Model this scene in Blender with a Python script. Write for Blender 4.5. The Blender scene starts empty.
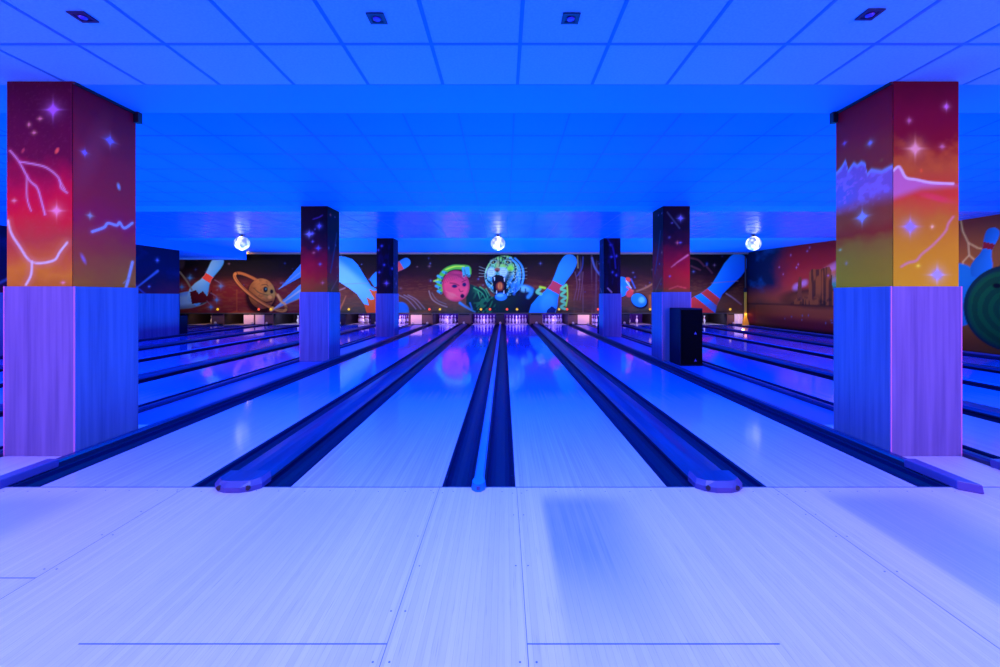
import bpy, bmesh, math, random
import numpy as np
from mathutils import Vector
random.seed(7); rng = np.random.RandomState(5)
sc = bpy.context.scene
col = sc.collection

# ------------------------------------------------------------------ camera, world, lights, exposure
CAMH = 1.325
cam_d = bpy.data.cameras.new('camera'); cam = bpy.data.objects.new('camera', cam_d); col.objects.link(cam)
cam.location = (0, 0, CAMH); cam.rotation_euler = (math.pi/2, 0, 0)
cam_d.sensor_width = 36; cam_d.lens = 447/1000*36; cam_d.shift_x = -0.004; cam_d.shift_y = -0.0375
cam_d.clip_start = 0.05; cam_d.clip_end = 200
sc.camera = cam
w = bpy.data.worlds.new('world'); sc.world = w; w.use_nodes = True
bg = w.node_tree.nodes['Background']; bg.inputs[0].default_value = (0.05, 0.12, 1, 1); bg.inputs[1].default_value = 0.35
sc.view_settings.view_transform = 'Standard'; sc.view_settings.look = 'None'
sc.view_settings.gamma = 1; sc.view_settings.use_curve_mapping = False
sc.view_settings.exposure = 0.0

def area(name, loc, rot, sx, sy, power, color, spread=180):
    d = bpy.data.lights.new(name, 'AREA'); d.shape = 'RECTANGLE'; d.size = sx; d.size_y = sy
    d.energy = power; d.color = color; d.spread = math.radians(spread)
    o = bpy.data.objects.new(name, d); o.location = loc; o.rotation_euler = rot; col.objects.link(o)
    return o
R = math.radians
BLUE = (0.0, 0.27, 1.0)
# black light tubes over the approach and the near lanes
for x in (-7.5, -0.175, 7.2): area('black_light', (x, 6.0, 3.20), (0, 0, 0), 5.5, 2.5, 230, BLUE)
for x in (-7.0, -1.8, 1.6, 6.8):
    area('black_light', (x, 1.9, 3.05), (0, 0, 0), 3.5, 0.4, 60, BLUE)
# added blue fill without fixtures, facing up to bounce off the ceilings
for x in (-7.5, -0.175, 7.2):
    area('ceiling_fill', (x, 7.0, 0.25), (R(180), 0, 0), 6.0, 5.0, 190, BLUE)
    area('ceiling_fill', (x, 15.5, 0.25), (R(180), 0, 0), 6.0, 9.0, 420, BLUE)
    area('ceiling_fill', (x, 19.0, 0.9), (R(180), 0, 0), 5.0, 1.0, 70, BLUE)
# violet room light behind the bowlers
for x in (-4.6, 4.4):
    area('room_light', (x, -2.6, 1.7), (R(90), 0, 0), 1.8, 1.6, 95, (1.0, 0.22, 0.7), 75)
area('approach_light', (0, 0.9, 3.05), (0, 0, 0), 8.0, 0.8, 225, (0.74, 0.76, 1.0))
# wash lights aimed at the painted wall over the pins
for x in (-12.5, -7.5, -2.6, 2.3, 7.2):
    area('mural_wash', (x, 17.9, 3.1 if x > -11 else 2.75), (R(63 if x > -11 else 74), 0, 0), 3.6, 0.15, 22, (1.0, 0.75, 0.72), 90)

# warm wash along the desert wall and warm work lamps under the painted panel
area('wall_wash', (8.7, 14.5, 3.05), (0, R(-62), 0), 0.2, 9.0, 40, (1.0, 0.66, 0.50), 85)
for x in (-11.9, -4.05, 3.8, 11.0):
    area('work_lamp', (x, 20.22, .52), (R(38), 0, 0), 1.3, .05, 2.6, (1.0, 0.62, 0.38))

d = bpy.data.lights.new('post_fill', 'POINT'); d.energy = 2.2; d.color = (1, .5, .12); d.shadow_soft_size = .06  # added warm fill with no fixture, brightens the yellow post
o = bpy.data.objects.new('post_fill', d); o.location = (10.72, 20.05, .22); col.objects.link(o)

# ------------------------------------------------------------------ materials
def s2l(c):
    c = np.asarray(c, float)/255.0
    return np.where(c <= 0.04045, c/12.92, ((c+0.055)/1.055)**2.4)
def mat(name, color, rough=0.5, metal=0.0, emit=None, estr=0.0, spec=0.5, coat=0.0):
    m = bpy.data.materials.new(name); m.use_nodes = True
    b = m.node_tree.nodes['Principled BSDF']
    b.inputs['Base Color'].default_value = (*color, 1); b.inputs['Roughness'].default_value = rough
    b.inputs['Metallic'].default_value = metal; b.inputs['Specular IOR Level'].default_value = spec
    b.inputs['Coat Weight'].default_value = coat; b.inputs['Coat Roughness'].default_value = 0.08
    if emit: b.inputs['Emission Color'].default_value = (*emit, 1); b.inputs['Emission Strength'].default_value = estr
    return m
class NT:
    def __init__(s, m): s.t = m.node_tree; s.b = s.t.nodes['Principled BSDF']
    def n(s, ty, **kw):
        o = s.t.nodes.new(ty)
        for k, v in kw.items(): setattr(o, k, v)
        return o
    def l(s, a, b): s.t.links.new(a, b)
    def math(s, op, a, b=None):
        o = s.n('ShaderNodeMath', operation=op)
        for i, v in enumerate((a, b)):
            if v is None: continue
            if isinstance(v, (int, float)): o.inputs[i].default_value = v
            else: s.l(v, o.inputs[i])
        return o.outputs[0]
    def mix(s, f, a, b, mode='MIX'):
        o = s.n('ShaderNodeMix', data_type='RGBA', blend_type=mode)
        for i, v in ((0, f), (6, a), (7, b)):
            if isinstance(v, (int, float)): o.inputs[i].default_value = v
            elif isinstance(v, tuple): o.inputs[i].default_value = (*v, 1)
            else: s.l(v, o.inputs[i])
        return o.outputs[2]
    def xyz(s):
        tc = s.n('ShaderNodeTexCoord'); sp = s.n('ShaderNodeSeparateXYZ'); s.l(tc.outputs['Object'], sp.inputs[0])
        return tc.outputs['Object'], sp.outputs
    def noise(s, vec, scale, detail=3, stretch=None):
        if stretch:
            mp = s.n('ShaderNodeMapping'); mp.inputs['Scale'].default_value = stretch; s.l(vec, mp.inputs[0]); vec = mp.outputs[0]
        o = s.n('ShaderNodeTexNoise'); o.inputs['Scale'].default_value = scale; o.inputs['Detail'].default_value = detail
        s.l(vec, o.inputs['Vector']); return o.outputs['Fac']
    def white(s, v):
        o = s.n('ShaderNodeTexWhiteNoise', noise_dimensions='1D'); s.l(v, o.inputs['W']); return o.outputs['Value']
    def ramp(s, f, a, b):
        o = s.n('ShaderNodeMapRange'); o.inputs[1].default_value = a; o.inputs[2].default_value = b; s.l(f, o.inputs[0]); return o.outputs[0]

# maple boards of the approach
M = {}
m = mat('maple_approach', (0.5, 0.5, 0.8), 0.42, spec=0.35); t = NT(m); vec, p = t.xyz()
pl = t.white(t.math('FLOOR', t.math('DIVIDE', p[0], 0.027)))
gr = t.noise(vec, 1.0, 5, (90, 1.6, 1)); big = t.noise(vec, 1.1, 3, (1, .5, 1)); fine = t.noise(vec, 1.0, 2, (260, 5, 1))
f = t.math('ADD', t.math('MULTIPLY', pl, 0.30), t.math('ADD', t.math('MULTIPLY', gr, 0.55), t.math('MULTIPLY', big, 0.25)))
c = t.mix(t.ramp(f, 0.25, 0.85), (0.37, 0.32, 0.70), (0.49, 0.41, 0.82))
c = t.mix(t.ramp(fine, 0.62, 0.8), c, (0.20, 0.20, 0.5))
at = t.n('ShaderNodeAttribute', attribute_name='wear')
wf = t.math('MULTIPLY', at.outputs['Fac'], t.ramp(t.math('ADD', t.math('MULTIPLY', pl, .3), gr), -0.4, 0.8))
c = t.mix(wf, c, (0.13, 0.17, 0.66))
edge = t.math('LESS_THAN', t.math('FRACT', t.math('DIVIDE', p[0], 0.027)), 0.055)
c = t.mix(t.math('MULTIPLY', edge, 0.35), c, (0.1, 0.12, 0.4))
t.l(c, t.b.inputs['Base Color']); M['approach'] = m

# lane boards: pale maple heads, darker oiled boards further down
m = mat('lane_boards', (0.3, 0.3, 0.6), 0.16, spec=0.3); t = NT(m); vec, p = t.xyz()
idx = t.math('FLOOR', t.math('DIVIDE', p[0], 0.027)); pl = t.white(idx)
gr = t.noise(vec, 1.0, 5, (90, 1.2, 1)); big = t.noise(vec, 1.2, 2)
f = t.math('ADD', t.math('MULTIPLY', pl, 0.30), t.math('MULTIPLY', gr, 0.7))
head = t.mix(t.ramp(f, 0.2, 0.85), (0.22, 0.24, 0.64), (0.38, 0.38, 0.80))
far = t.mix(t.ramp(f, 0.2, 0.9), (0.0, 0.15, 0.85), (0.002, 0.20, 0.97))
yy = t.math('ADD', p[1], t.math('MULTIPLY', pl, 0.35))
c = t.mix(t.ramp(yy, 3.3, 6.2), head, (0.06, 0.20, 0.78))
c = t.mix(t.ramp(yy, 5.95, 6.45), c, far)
edge = t.math('LESS_THAN', t.math('FRACT', t.math('DIVIDE', p[0], 0.027)), 0.06)
c = t.mix(t.math('MULTIPLY', edge, 0.25), c, (0.02, 0.05, 0.3))
t.l(c, t.b.inputs['Base Color'])
t.l(t.ramp(big, -1.2, 4.0), t.b.inputs['Roughness'])
ro = t.n('ShaderNodeMapRange'); ro.inputs[1].default_value = 3.2; ro.inputs[2].default_value = 7; ro.inputs[3].default_value = 0.13; ro.inputs[4].default_value = 0.07
t.l(p[1], ro.inputs[0]); t.l(ro.outputs[0], t.b.inputs['Roughness'])
M['lane'] = m

# vertical grain laminate cladding
m = mat('laminate', (0.3, 0.3, 0.8), 0.5, spec=0.3); t = NT(m); vec, p = t.xyz()
gr = t.noise(vec, 1.0, 5, (26, 26, 1.0)); st = t.noise(vec, 1.0, 3, (7, 7, 0.25))
pw = t.white(t.math('FLOOR', t.math('DIVIDE', t.math('ADD', p[0], p[1]), 0.145)))
f = t.math('ADD', t.math('ADD', t.math('MULTIPLY', gr, 0.7), t.math('MULTIPLY', st, 0.3)), t.math('MULTIPLY', pw, 0.12))
t.l(t.mix(t.ramp(f, 0.35, 0.78), (0.060, 0.070, 0.28), (0.115, 0.135, 0.43)), t.b.inputs['Base Color']); M['laminate'] = m
M['laminate_edge'] = mat('laminate_edge', (0.42, 0.16, 0.6), 0.4)

# ceilings
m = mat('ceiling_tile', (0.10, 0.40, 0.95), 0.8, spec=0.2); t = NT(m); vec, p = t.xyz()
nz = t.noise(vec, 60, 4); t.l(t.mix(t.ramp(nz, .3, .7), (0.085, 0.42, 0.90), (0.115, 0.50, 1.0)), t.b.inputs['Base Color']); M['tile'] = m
M['tbar'] = mat('ceiling_grid', (0.0, 0.20, 0.60), 0.5)
M['soffit'] = mat('smooth_soffit', (0.006, 0.33, 0.92), 0.6)
m = mat('glossy_ceiling', (0.0, 0.24, 0.9), 0.24, spec=0.3); t = NT(m); vec, p = t.xyz()
bu = t.n('ShaderNodeBump'); bu.inputs['Strength'].default_value = 0.22; bu.inputs['Distance'].default_value = 0.05
t.l(t.noise(vec, 1.0, 2, (2.6, 2.2, 1)), bu.inputs['Height']); t.l(bu.outputs[0], t.b.inputs['Normal']); M['gloss_ceiling'] = m
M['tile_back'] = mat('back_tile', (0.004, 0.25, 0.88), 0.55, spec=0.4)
M['tbar_back'] = mat('back_grid', (0.002, 0.17, 0.72), 0.5)

M['black'] = mat('black_paint', (0.006, 0.006, 0.02), 0.5)
M['gutter'] = mat('gutter_plastic', (0.0005, 0.004, 0.07), 0.42, spec=0.12)
M['pit_dark'] = mat('dark_pit', (0.012, 0.006, 0.012), 0.8)
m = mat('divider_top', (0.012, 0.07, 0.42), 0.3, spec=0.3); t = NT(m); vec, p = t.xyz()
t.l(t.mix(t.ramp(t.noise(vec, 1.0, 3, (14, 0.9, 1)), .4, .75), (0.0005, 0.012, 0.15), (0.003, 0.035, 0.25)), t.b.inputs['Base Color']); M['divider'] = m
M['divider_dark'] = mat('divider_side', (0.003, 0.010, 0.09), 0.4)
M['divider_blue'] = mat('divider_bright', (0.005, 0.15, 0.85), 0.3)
M['endcap'] = mat('divider_end', (0.045, 0.04, 0.30), 0.4)
M['hole'] = mat('bolt_hole', (0.004, 0.002, 0.02), 0.5)
M['beige'] = mat('beige_plastic', (0.75, 0.6, 0.4), 0.5)
M['whitepanel'] = mat('pale_panel', (0.95, 0.62, 0.50), 0.6)
M['deck'] = mat('pale_deck', (0.42, 0.34, 0.42), 0.25)
M['brown'] = mat('brown_board', (0.16, 0.07, 0.06), 0.6)
M['mask_edge'] = mat('mask_edge', (0.07, 0.05, 0.04), 0.6)
M['topstrip'] = mat('top_strip', (0.34, 0.20, 0.17), 0.7, spec=0.2)
M['pin'] = mat('pin_white', (0.92, 0.90, 0.95), 0.3)
M['pinred'] = mat('pin_red', (0.75, 0.03, 0.05), 0.3)
M['yellow'] = mat('yellow_paint', (1.0, 0.55, 0.03), 0.45)
M['led_red'] = mat('red_lamp', (0.5, 0.02, 0.01), 0.4, emit=(1, 0.10, 0.03), estr=1.1)
M['led_amber'] = mat('amber_lamp', (0.5, 0.3, 0.01), 0.4, emit=(1, 0.6, 0.12), estr=1.0)
M['led_yel'] = mat('yellow_lamp', (0.5, 0.3, 0.01), 0.4, emit=(1, 0.55, 0.02), estr=0.9)
M['speaker'] = mat('speaker_box', (0.001, 0.005, 0.035), 0.6, spec=0.1)
M['grille'] = mat('speaker_grille', (0.0008, 0.0008, 0.004), 0.9, spec=0.05)
M['badge'] = mat('badge', (0.03, 0.05, 0.4), 0.3)
M['wallblue'] = mat('wall_paint', (0.004, 0.24, 0.9), 0.7)
M['spot_frame'] = mat('spot_frame', (0.003, 0.012, 0.10), 0.4)
M['spot_lens'] = mat('spot_lens', (0.06, 0.05, 0.75), 0.2)
M['seam'] = mat('floor_seam', (0.05, 0.09, 0.38), 0.6)
m = mat('globe', (0.8, 0.85, 0.95), 0.3); t = NT(m); vec, p = t.xyz()
vo = t.n('ShaderNodeTexVoronoi'); vo.inputs['Scale'].default_value = 9; t.l(vec, vo.inputs['Vector'])
cr = t.math('LESS_THAN', t.math('ABSOLUTE', t.math('ADD', p[0], -0.01)), 0.035)
f = t.math('MAXIMUM', t.ramp(vo.outputs['Distance'], 0.75, 0.1), cr)
c = t.mix(f, (0.35, 0.45, 0.75), (1, 1, 0.95)); t.l(c, t.b.inputs['Emission Color']); t.b.inputs['Emission Strength'].default_value = 1.0
t.l(t.ramp(f, -1.2, 1.2), t.b.inputs['Emission Strength'])
es = t.n('ShaderNodeMapRange'); es.inputs[3].default_value = 0.35; es.inputs[4].default_value = 2.3; t.l(f, es.inputs[0]); t.l(es.outputs[0], t.b.inputs['Emission Strength'])
M['globe'] = m
def paintmat(name, rough=0.55):
    m = mat(name, (0.5, 0.5, 0.5), rough, spec=0.1); t = NT(m)
    a = t.n('ShaderNodeAttribute', attribute_name='paint'); t.l(a.outputs['Color'], t.b.inputs['Base Color']); return m
M['paint'] = paintmat('airbrush_paint')

# ------------------------------------------------------------------ mesh helpers
class MB:
    def __init__(s): s.v = []; s.f = []; s.m = []
    def add(s, vs, fs, mi=0):
        o = len(s.v); s.v += [tuple(v) for v in vs]; s.f += [tuple(i+o for i in f) for f in fs]; s.m += [mi]*len(fs)
    def box(s, x0, x1, y0, y1, z0, z1, mi=0):
        s.add([(x0,y0,z0),(x1,y0,z0),(x1,y1,z0),(x0,y1,z0),(x0,y0,z1),(x1,y0,z1),(x1,y1,z1),(x0,y1,z1)],
              [(0,3,2,1),(4,5,6,7),(0,1,5,4),(1,2,6,5),(2,3,7,6),(3,0,4,7)], mi)
    def hexa(s, a, b, mi=0):   # two quads
        s.add(list(a)+list(b), [(0,3,2,1),(4,5,6,7),(0,1,5,4),(1,2,6,5),(2,3,7,6),(3,0,4,7)], mi)
    def extrude(s, prof, y0, y1, mis=None, caps=True):   # prof: list of (x,z), closed
        n = len(prof); o = len(s.v)
        s.v += [(x,y0,z) for x,z in prof] + [(x,y1,z) for x,z in prof]
        for i in range(n):
            j = (i+1) % n; s.f.append((o+i,o+j,o+n+j,o+n+i)); s.m.append(mis[i] if mis else 0)
        if caps:
            s.f.append(tuple(o+i for i in range(n))[::-1]); s.m.append(mis[-1] if mis else 0)
            s.f.append(tuple(o+n+i for i in range(n))); s.m.append(mis[-1] if mis else 0)
    def lathe(s, prof, seg=16, c=(0,0,0), mis=None):     # prof (r,z)
        o = len(s.v); n = len(prof)
        for r, z in prof:
            for k in range(seg):
                a = 2*math.pi*k/seg; s.v.append((c[0]+r*math.cos(a), c[1]+r*math.sin(a), c[2]+z))
        for i in range(n-1):
            for k in range(seg):
                k2 = (k+1) % seg
                s.f.append((o+i*seg+k, o+i*seg+k2, o+(i+1)*seg+k2, o+(i+1)*seg+k)); s.m.append(mis[i] if mis else 0)
        s.f.append(tuple(o+k for k in range(seg))[::-1]); s.m.append(mis[0] if mis else 0)
        s.f.append(tuple(o+(n-1)*seg+k for k in range(seg))); s.m.append(mis[-1] if mis else 0)
    def disc(s, c, r, axis, th=0.004, seg=18, mi=0):
        ring = []
        for sgn in (0, 1):
            for k in range(seg):
                a = 2*math.pi*k/seg; u, v = r*math.cos(a), r*math.sin(a)
                ring.append((c[0]+u, c[1]-th*sgn, c[2]+v) if axis == 'y' else (c[0]+u, c[1]+v, c[2]+th*sgn))
        fs = [tuple(range(seg)), tuple(range(seg, 2*seg))] + [(k, (k+1) % seg, seg+(k+1) % seg, seg+k) for k in range(seg)]
        s.add(ring, fs, mi)
    def build(s, name, mats, parent=None, smooth=False, bevel=0):
        me = bpy.data.meshes.new(name); me.from_pydata(s.v, [], s.f)
        if not isinstance(mats, (list, tuple)): mats = [mats]
        for k in mats: me.materials.append(k)
        me.polygons.foreach_set('material_index', s.m)
        bm = bmesh.new(); bm.from_mesh(me); bmesh.ops.recalc_face_normals(bm, faces=bm.faces); bm.to_mesh(me); bm.free()
        if smooth: me.polygons.foreach_set('use_smooth', [True]*len(me.polygons))
        o = bpy.data.objects.new(name, me); col.objects.link(o)
        if parent: o.parent = parent
        if bevel:
            b = o.modifiers.new('bevel', 'BEVEL'); b.width = bevel; b.segments = 2; b.limit_method = 'ANGLE'
        return o
def tag(o, label, cat, group=None):
    o['label'] = label; o['category'] = cat
    if group: o['group'] = group
    return o
def struct(o): o['kind'] = 'structure'; return o
def empty(name, loc):
    o = bpy.data.objects.new(name, None); o.location = loc; o.empty_display_size = 0.1; col.objects.link(o); return o

# ------------------------------------------------------------------ airbrush painter
def vnoise(u, v, seed=0):
    r = np.random.RandomState(seed); g = r.rand(64, 64)
    ui = np.floor(u).astype(int); vi = np.floor(v).astype(int); fu = u-ui; fv = v-vi
    fu = fu*fu*(3-2*fu); fv = fv*fv*(3-2*fv)
    a = g[ui % 64, vi % 64]; b = g[(ui+1) % 64, vi % 64]; c = g[ui % 64, (vi+1) % 64]; d = g[(ui+1) % 64, (vi+1) % 64]
    return (a*(1-fu)+b*fu)*(1-fv)+(c*(1-fu)+d*fu)*fv
def fbm(u, v, seed=0, oct=4):
    s = 0; a = .5
    for k in range(oct): s = s+a*vnoise(u*2**k, v*2**k, seed+k); a *= .5
    return s/(1-.5**oct)
class Canvas:
    """U to the right, V downward; colours are paint colours."""
    def __init__(s, U, V): s.U = U; s.V = V; s.c = np.zeros(U.shape+(3,))
    def blend(s, a, colr):
        colr = s2l(colr) if not isinstance(colr, np.ndarray) or colr.ndim == 1 else colr
        a = np.clip(a, 0, 1)[..., None]; s.c = s.c*(1-a)+colr*a
    def grad(s, stops, wob=0):
        V = s.V+wob
        ys = [q[0] for q in stops]; cs = np.array([s2l(q[1]) for q in stops])
        s.c = np.stack([np.interp(V, ys, cs[:, k]) for k in range(3)], -1)
    def ell(s, cx, cy, rx, ry, colr, ang=0, soft=1.0, alpha=1.0, ret=False):
        a = math.radians(ang); du = s.U-cx; dv = s.V-cy
        x = du*math.cos(a)+dv*math.sin(a); y = -du*math.sin(a)+dv*math.cos(a)
        r = np.sqrt((x/rx)**2+(y/ry)**2); m_ = np.clip((1-r)*min(rx, ry)/soft+.5, 0, 1)*alpha
        if ret: return m_, x/rx, y/ry
        s.blend(m_, colr)
    def segd(s, p, q):
        px, py = p; qx, qy = q; dx, dy = qx-px, qy-py; L = dx*dx+dy*dy+1e-9
        t_ = np.clip(((s.U-px)*dx+(s.V-py)*dy)/L, 0, 1)
        return np.hypot(s.U-px-t_*dx, s.V-py-t_*dy), t_
    sm = False; px = 1.0
    def line(s, pts, wd, colr, alpha=1.0, soft=None, taper=False):
        if s.sm and 2 < len(pts) < 12:     # round off the brush strokes
            q = [pts[0]]+list(pts)+[pts[-1]]; out = []
            for i in range(1, len(q)-2):
                for k in range(5):
                    t1 = k/5; a0, a1, a2, a3 = (np.array(q[j], float) for j in (i-1, i, i+1, i+2))
                    out.append(tuple(.5*((2*a1)+(a2-a0)*t1+(2*a0-5*a1+4*a2-a3)*t1**2+(3*a1-a0-3*a2+a3)*t1**3)))
            pts = out+[pts[-1]]
        soft = soft or wd*.6; best = np.zeros(s.U.shape)
        n = len(pts)-1
        for i in range(n):
            d, t_ = s.segd(pts[i], pts[i+1]); ww = wd
            if taper: ww = wd*(1-.75*(i+t_)/n)
            best = np.maximum(best, np.clip((ww/2-d)/soft+.5, 0, 1))
        s.blend(best*alpha, colr)
    def poly(s, pts, colr, soft=0, alpha=1.0, ret=False):
        ins = np.zeros(s.U.shape, bool); n = len(pts)
        for i in range(n):
            x1, y1 = pts[i]; x2, y2 = pts[(i+1) % n]
            if y1 == y2: continue
            cnd = ((y1 > s.V) != (y2 > s.V)) & (s.U < (x2-x1)*(s.V-y1)/(y2-y1)+x1); ins ^= cnd
        if ret: return ins
        s.blend(ins*alpha, colr)
    def star(s, x, y, r, colr, alpha=1.0):
        du = np.abs(s.U-x); dv = np.abs(s.V-y)
        g = np.exp(-(du**2+dv**2)/(r*.35)**2)+.8*np.exp(-(du/(r*.09))**2-(dv/(r*.8))**2)+.8*np.exp(-(dv/(r*.09))**2-(du/(r*.8))**2)+.35*np.exp(-(du**2+dv**2)/(r*.8)**2)
        s.blend(g*alpha, colr)
    def pin(s, top, bot, rad, c1, c2, bands=(), bcol=(205, 50, 60), jag=0, seed=3):
        """bowling pin from top (head) to bot (base), radii profile scaled by rad"""
        d = np.array(bot, float)-np.array(top, float); L = np.hypot(*d); ax = d/L
        du = s.U-top[0]; dv = s.V-top[1]; t_ = (du*ax[0]+dv*ax[1])/L; w_ = -du*ax[1]+dv*ax[0]
        tt = [0, .01, .03, .06, .10, .19, .33, .45, .56, .66, .8, .9, 1.0]; rr = [0, .25, .42, .54, .60, .62, .50, .42, .56, .82, 1.0, .86, .62]
        rp = np.interp(t_, tt, rr)*rad
        if jag: t_ = t_+(vnoise(w_/jag, w_*0+.5, seed)-.5)*.16
        ins = (t_ > 0) & (t_ < 1); m_ = np.clip((rp-np.abs(w_))/s.px+.5, 0, 1)*ins
        k = np.clip(w_/(rp+1e-6)*.5+.5, 0, 1)[..., None]
        s.blend(m_, s2l(c1)*(1-k)+s2l(c2)*k)
        for a, b in bands: s.blend(m_*((t_ > a) & (t_ < b)), bcol)
GAIN = np.array([1.0, 1.0, 1.0])
def paint_grid(name, origin, du, dv, nu, nv, fn, mats, gain, parent=None):
    """grid of quads from origin along du (u) and down dv (v); fn(Canvas in metres)"""
    o = np.array(origin); du = np.array(du, float); dv = np.array(dv, float)
    Lu = np.linalg.norm(du); Lv = np.linalg.norm(dv)
    u, v = np.meshgrid(np.linspace(0, 1, nu+1), np.linspace(0, 1, nv+1))
    P = o+u[..., None]*du+v[..., None]*dv
    cv = Canvas(u*Lu, v*Lv); fn(cv)
    g_ = np.array(gain, float)*np.ones(3); bb = np.clip(cv.c, 0, 1)[..., 2:]**1.5; rgb = np.clip(cv.c*np.concatenate([cv.c[..., :2]*0+g_[:2], g_[2]*(1-bb)+max(g_[2], .85)*bb], -1), 0, 0.95)
    me = bpy.data.meshes.new(name)
    idx = np.arange((nu+1)*(nv+1)).reshape(nv+1, nu+1)
    q = np.stack([idx[1:, :-1], idx[1:, 1:], idx[:-1, 1:], idx[:-1, :-1]], -1).reshape(-1, 4)
    me.vertices.add(P.size//3); me.vertices.foreach_set('co', P.reshape(-1).astype(np.float32))
    me.loops.add(q.size); me.loops.foreach_set('vertex_index', q.reshape(-1).astype(np.int32))
    me.polygons.add(len(q)); me.polygons.foreach_set('loop_start', (np.arange(len(q))*4).astype(np.int32))
    me.update(calc_edges=True)
    at = me.color_attributes.new('paint', 'FLOAT_COLOR', 'POINT')
    at.data.foreach_set('color', np.concatenate([rgb.reshape(-1, 3), np.ones((P.size//3, 1))], 1).reshape(-1).astype(np.float32))
    me.materials.append(mats); ob = bpy.data.objects.new(name, me); col.objects.link(ob)
    if parent: ob.parent = parent
    return ob

# ------------------------------------------------------------------ floor, lanes
X0 = -0.175; FOUL = 3.104; MASK = 20.5; PITEND = 22.5
# approach floor with worn sliding zones
nx, ny = 560, 96
xs = np.linspace(-12.5, 12.5, nx+1); ys = np.linspace(-0.6, FOUL, ny+1)
Xg, Yg = np.meshgrid(xs, ys)
me = bpy.data.meshes.new('floor'); idx = np.arange((nx+1)*(ny+1)).reshape(ny+1, nx+1)
q = np.stack([idx[:-1, :-1], idx[:-1, 1:], idx[1:, 1:], idx[1:, :-1]], -1).reshape(-1, 4)
P = np.stack([Xg, Yg, Xg*0], -1)
me.vertices.add(P.size//3); me.vertices.foreach_set('co', P.reshape(-1).astype(np.float32))
me.loops.add(q.size); me.loops.foreach_set('vertex_index', q.reshape(-1).astype(np.int32))
me.polygons.add(len(q)); me.polygons.foreach_set('loop_start', (np.arange(len(q))*4).astype(np.int32)); me.update(calc_edges=True)
def smooth(a, b, x): t_ = np.clip((x-a)/(b-a), 0, 1); return t_*t_*(3-2*t_)
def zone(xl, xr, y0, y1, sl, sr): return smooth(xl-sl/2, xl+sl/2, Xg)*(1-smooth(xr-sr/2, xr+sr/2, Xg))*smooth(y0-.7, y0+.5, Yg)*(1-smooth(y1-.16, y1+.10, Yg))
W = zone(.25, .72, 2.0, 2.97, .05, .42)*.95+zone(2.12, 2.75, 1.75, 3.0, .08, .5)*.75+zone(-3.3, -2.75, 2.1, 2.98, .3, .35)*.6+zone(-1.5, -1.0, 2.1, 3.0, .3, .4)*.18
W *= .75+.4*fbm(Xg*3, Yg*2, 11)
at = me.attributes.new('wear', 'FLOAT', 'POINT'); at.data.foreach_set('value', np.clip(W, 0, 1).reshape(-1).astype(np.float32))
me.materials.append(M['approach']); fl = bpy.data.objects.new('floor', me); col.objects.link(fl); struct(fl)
sb = MB()
for x in (-3.95, -2.2, -.445, .088, 1.86, 3.62): sb.box(x-.0014, x+.0014, -.6, FOUL-.01, .0003, .0008)
for x0, x1, y in ((-1.62, -.445, 1.702), (.088, 1.05, 1.702), (-3.9, -2.2, 2.1)): sb.box(x0, x1, y-.0028, y+.0028, .0003, .0009)
sb.box(-12.4, 12.4, FOUL-.012, FOUL-.002, .0003, .001)
for x in (-3.95, -2.2, -.445, .088, 1.86):
    for k in range(9):
        y = 1.0+k*.29+random.uniform(-.05, .05)
        for s_ in (-.03, .03):
            if random.random() < .7: sb.disc((x+s_, y, .0003), .0042, 'z', .0008, 8)
for k in range(-40, 41):
    x = k*.17+random.uniform(-.02, .02); sb.disc((x, FOUL-.07+random.uniform(-.01, .01), .0003), .0042, 'z', .0008, 8)
sb.build('floor_seam', M['seam'], fl)
b = MB(); b.box(-17.5, 11.2, FOUL+.001, 22.9, -.16, -.13); struct(b.build('floor', M['black']))
b = MB(); b.box(-17.5, -11.9, -.6, FOUL, -.13, -.001); 
b.build('floor_underlay', M['black'], fl)

lanes = [  # rel left, rel right, phrase
    (-14.39, -13.34, 'outer lane beyond the left partition wall'),
    (-12.64, -11.59, 'inner lane beyond the left partition wall'),
    (-10.37, -9.32, 'lane along the left partition wall'),
    (-8.62, -7.574, 'third lane left of the left columns'),
    (-7.066, -6.016, 'second lane left of the left columns'),
    (-5.323, -4.273, 'first lane left of the left columns'),
    (-3.047, -2.004, 'lane directly right of the left columns'),
    (-1.304, -.2556, 'left lane of the central pair'),
    (.2556, 1.304, 'right lane of the central pair'),
    (2.004, 3.047, 'lane directly left of the right columns'),
    (4.273, 5.323, 'first lane right of the right columns'),
    (6.016, 7.066, 'second lane right of the right columns'),
    (7.574, 8.62, 'third lane right of the right columns'),
    (9.32, 10.37, 'lane along the painted desert wall')]
GW = .235
for i, (a, b_, ph) in enumerate(lanes):
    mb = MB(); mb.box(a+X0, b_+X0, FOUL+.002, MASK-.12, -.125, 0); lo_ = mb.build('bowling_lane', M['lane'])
    tag(lo_, 'polished blue-lit wooden bowling lane, '+ph, 'bowling lane')
    mb = MB(); mb.box(a+X0, b_+X0, MASK-.119, PITEND, -.125, .0012); mb.build('pin_deck', M['deck'], lo_)
    for side, xe, sgn in (('left', a, -1), ('right', b_, 1)):
        g = GW*.93 if (side == 'right' and i in (7,)) or (side == 'left' and i in (8,)) else GW
        x1 = xe+X0; prof = [(x1+sgn*.001, -.125), (x1+sgn*.001, -.004)]
        for k in range(9):
            an = math.pi*k/8; prof.append((x1+sgn*(g/2-(g/2-.012)*math.cos(an)), -.012-.075*math.sin(an)))
        prof += [(x1+sgn*g, -.004), (x1+sgn*g, -.125)]
        mb = MB(); mb.extrude(prof, FOUL+.002, MASK+1.9)
        tag(mb.build('gutter', M['gutter'], smooth=False), 'dark gutter on the %s side of the %s' % (side, ph), 'gutter')

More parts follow.
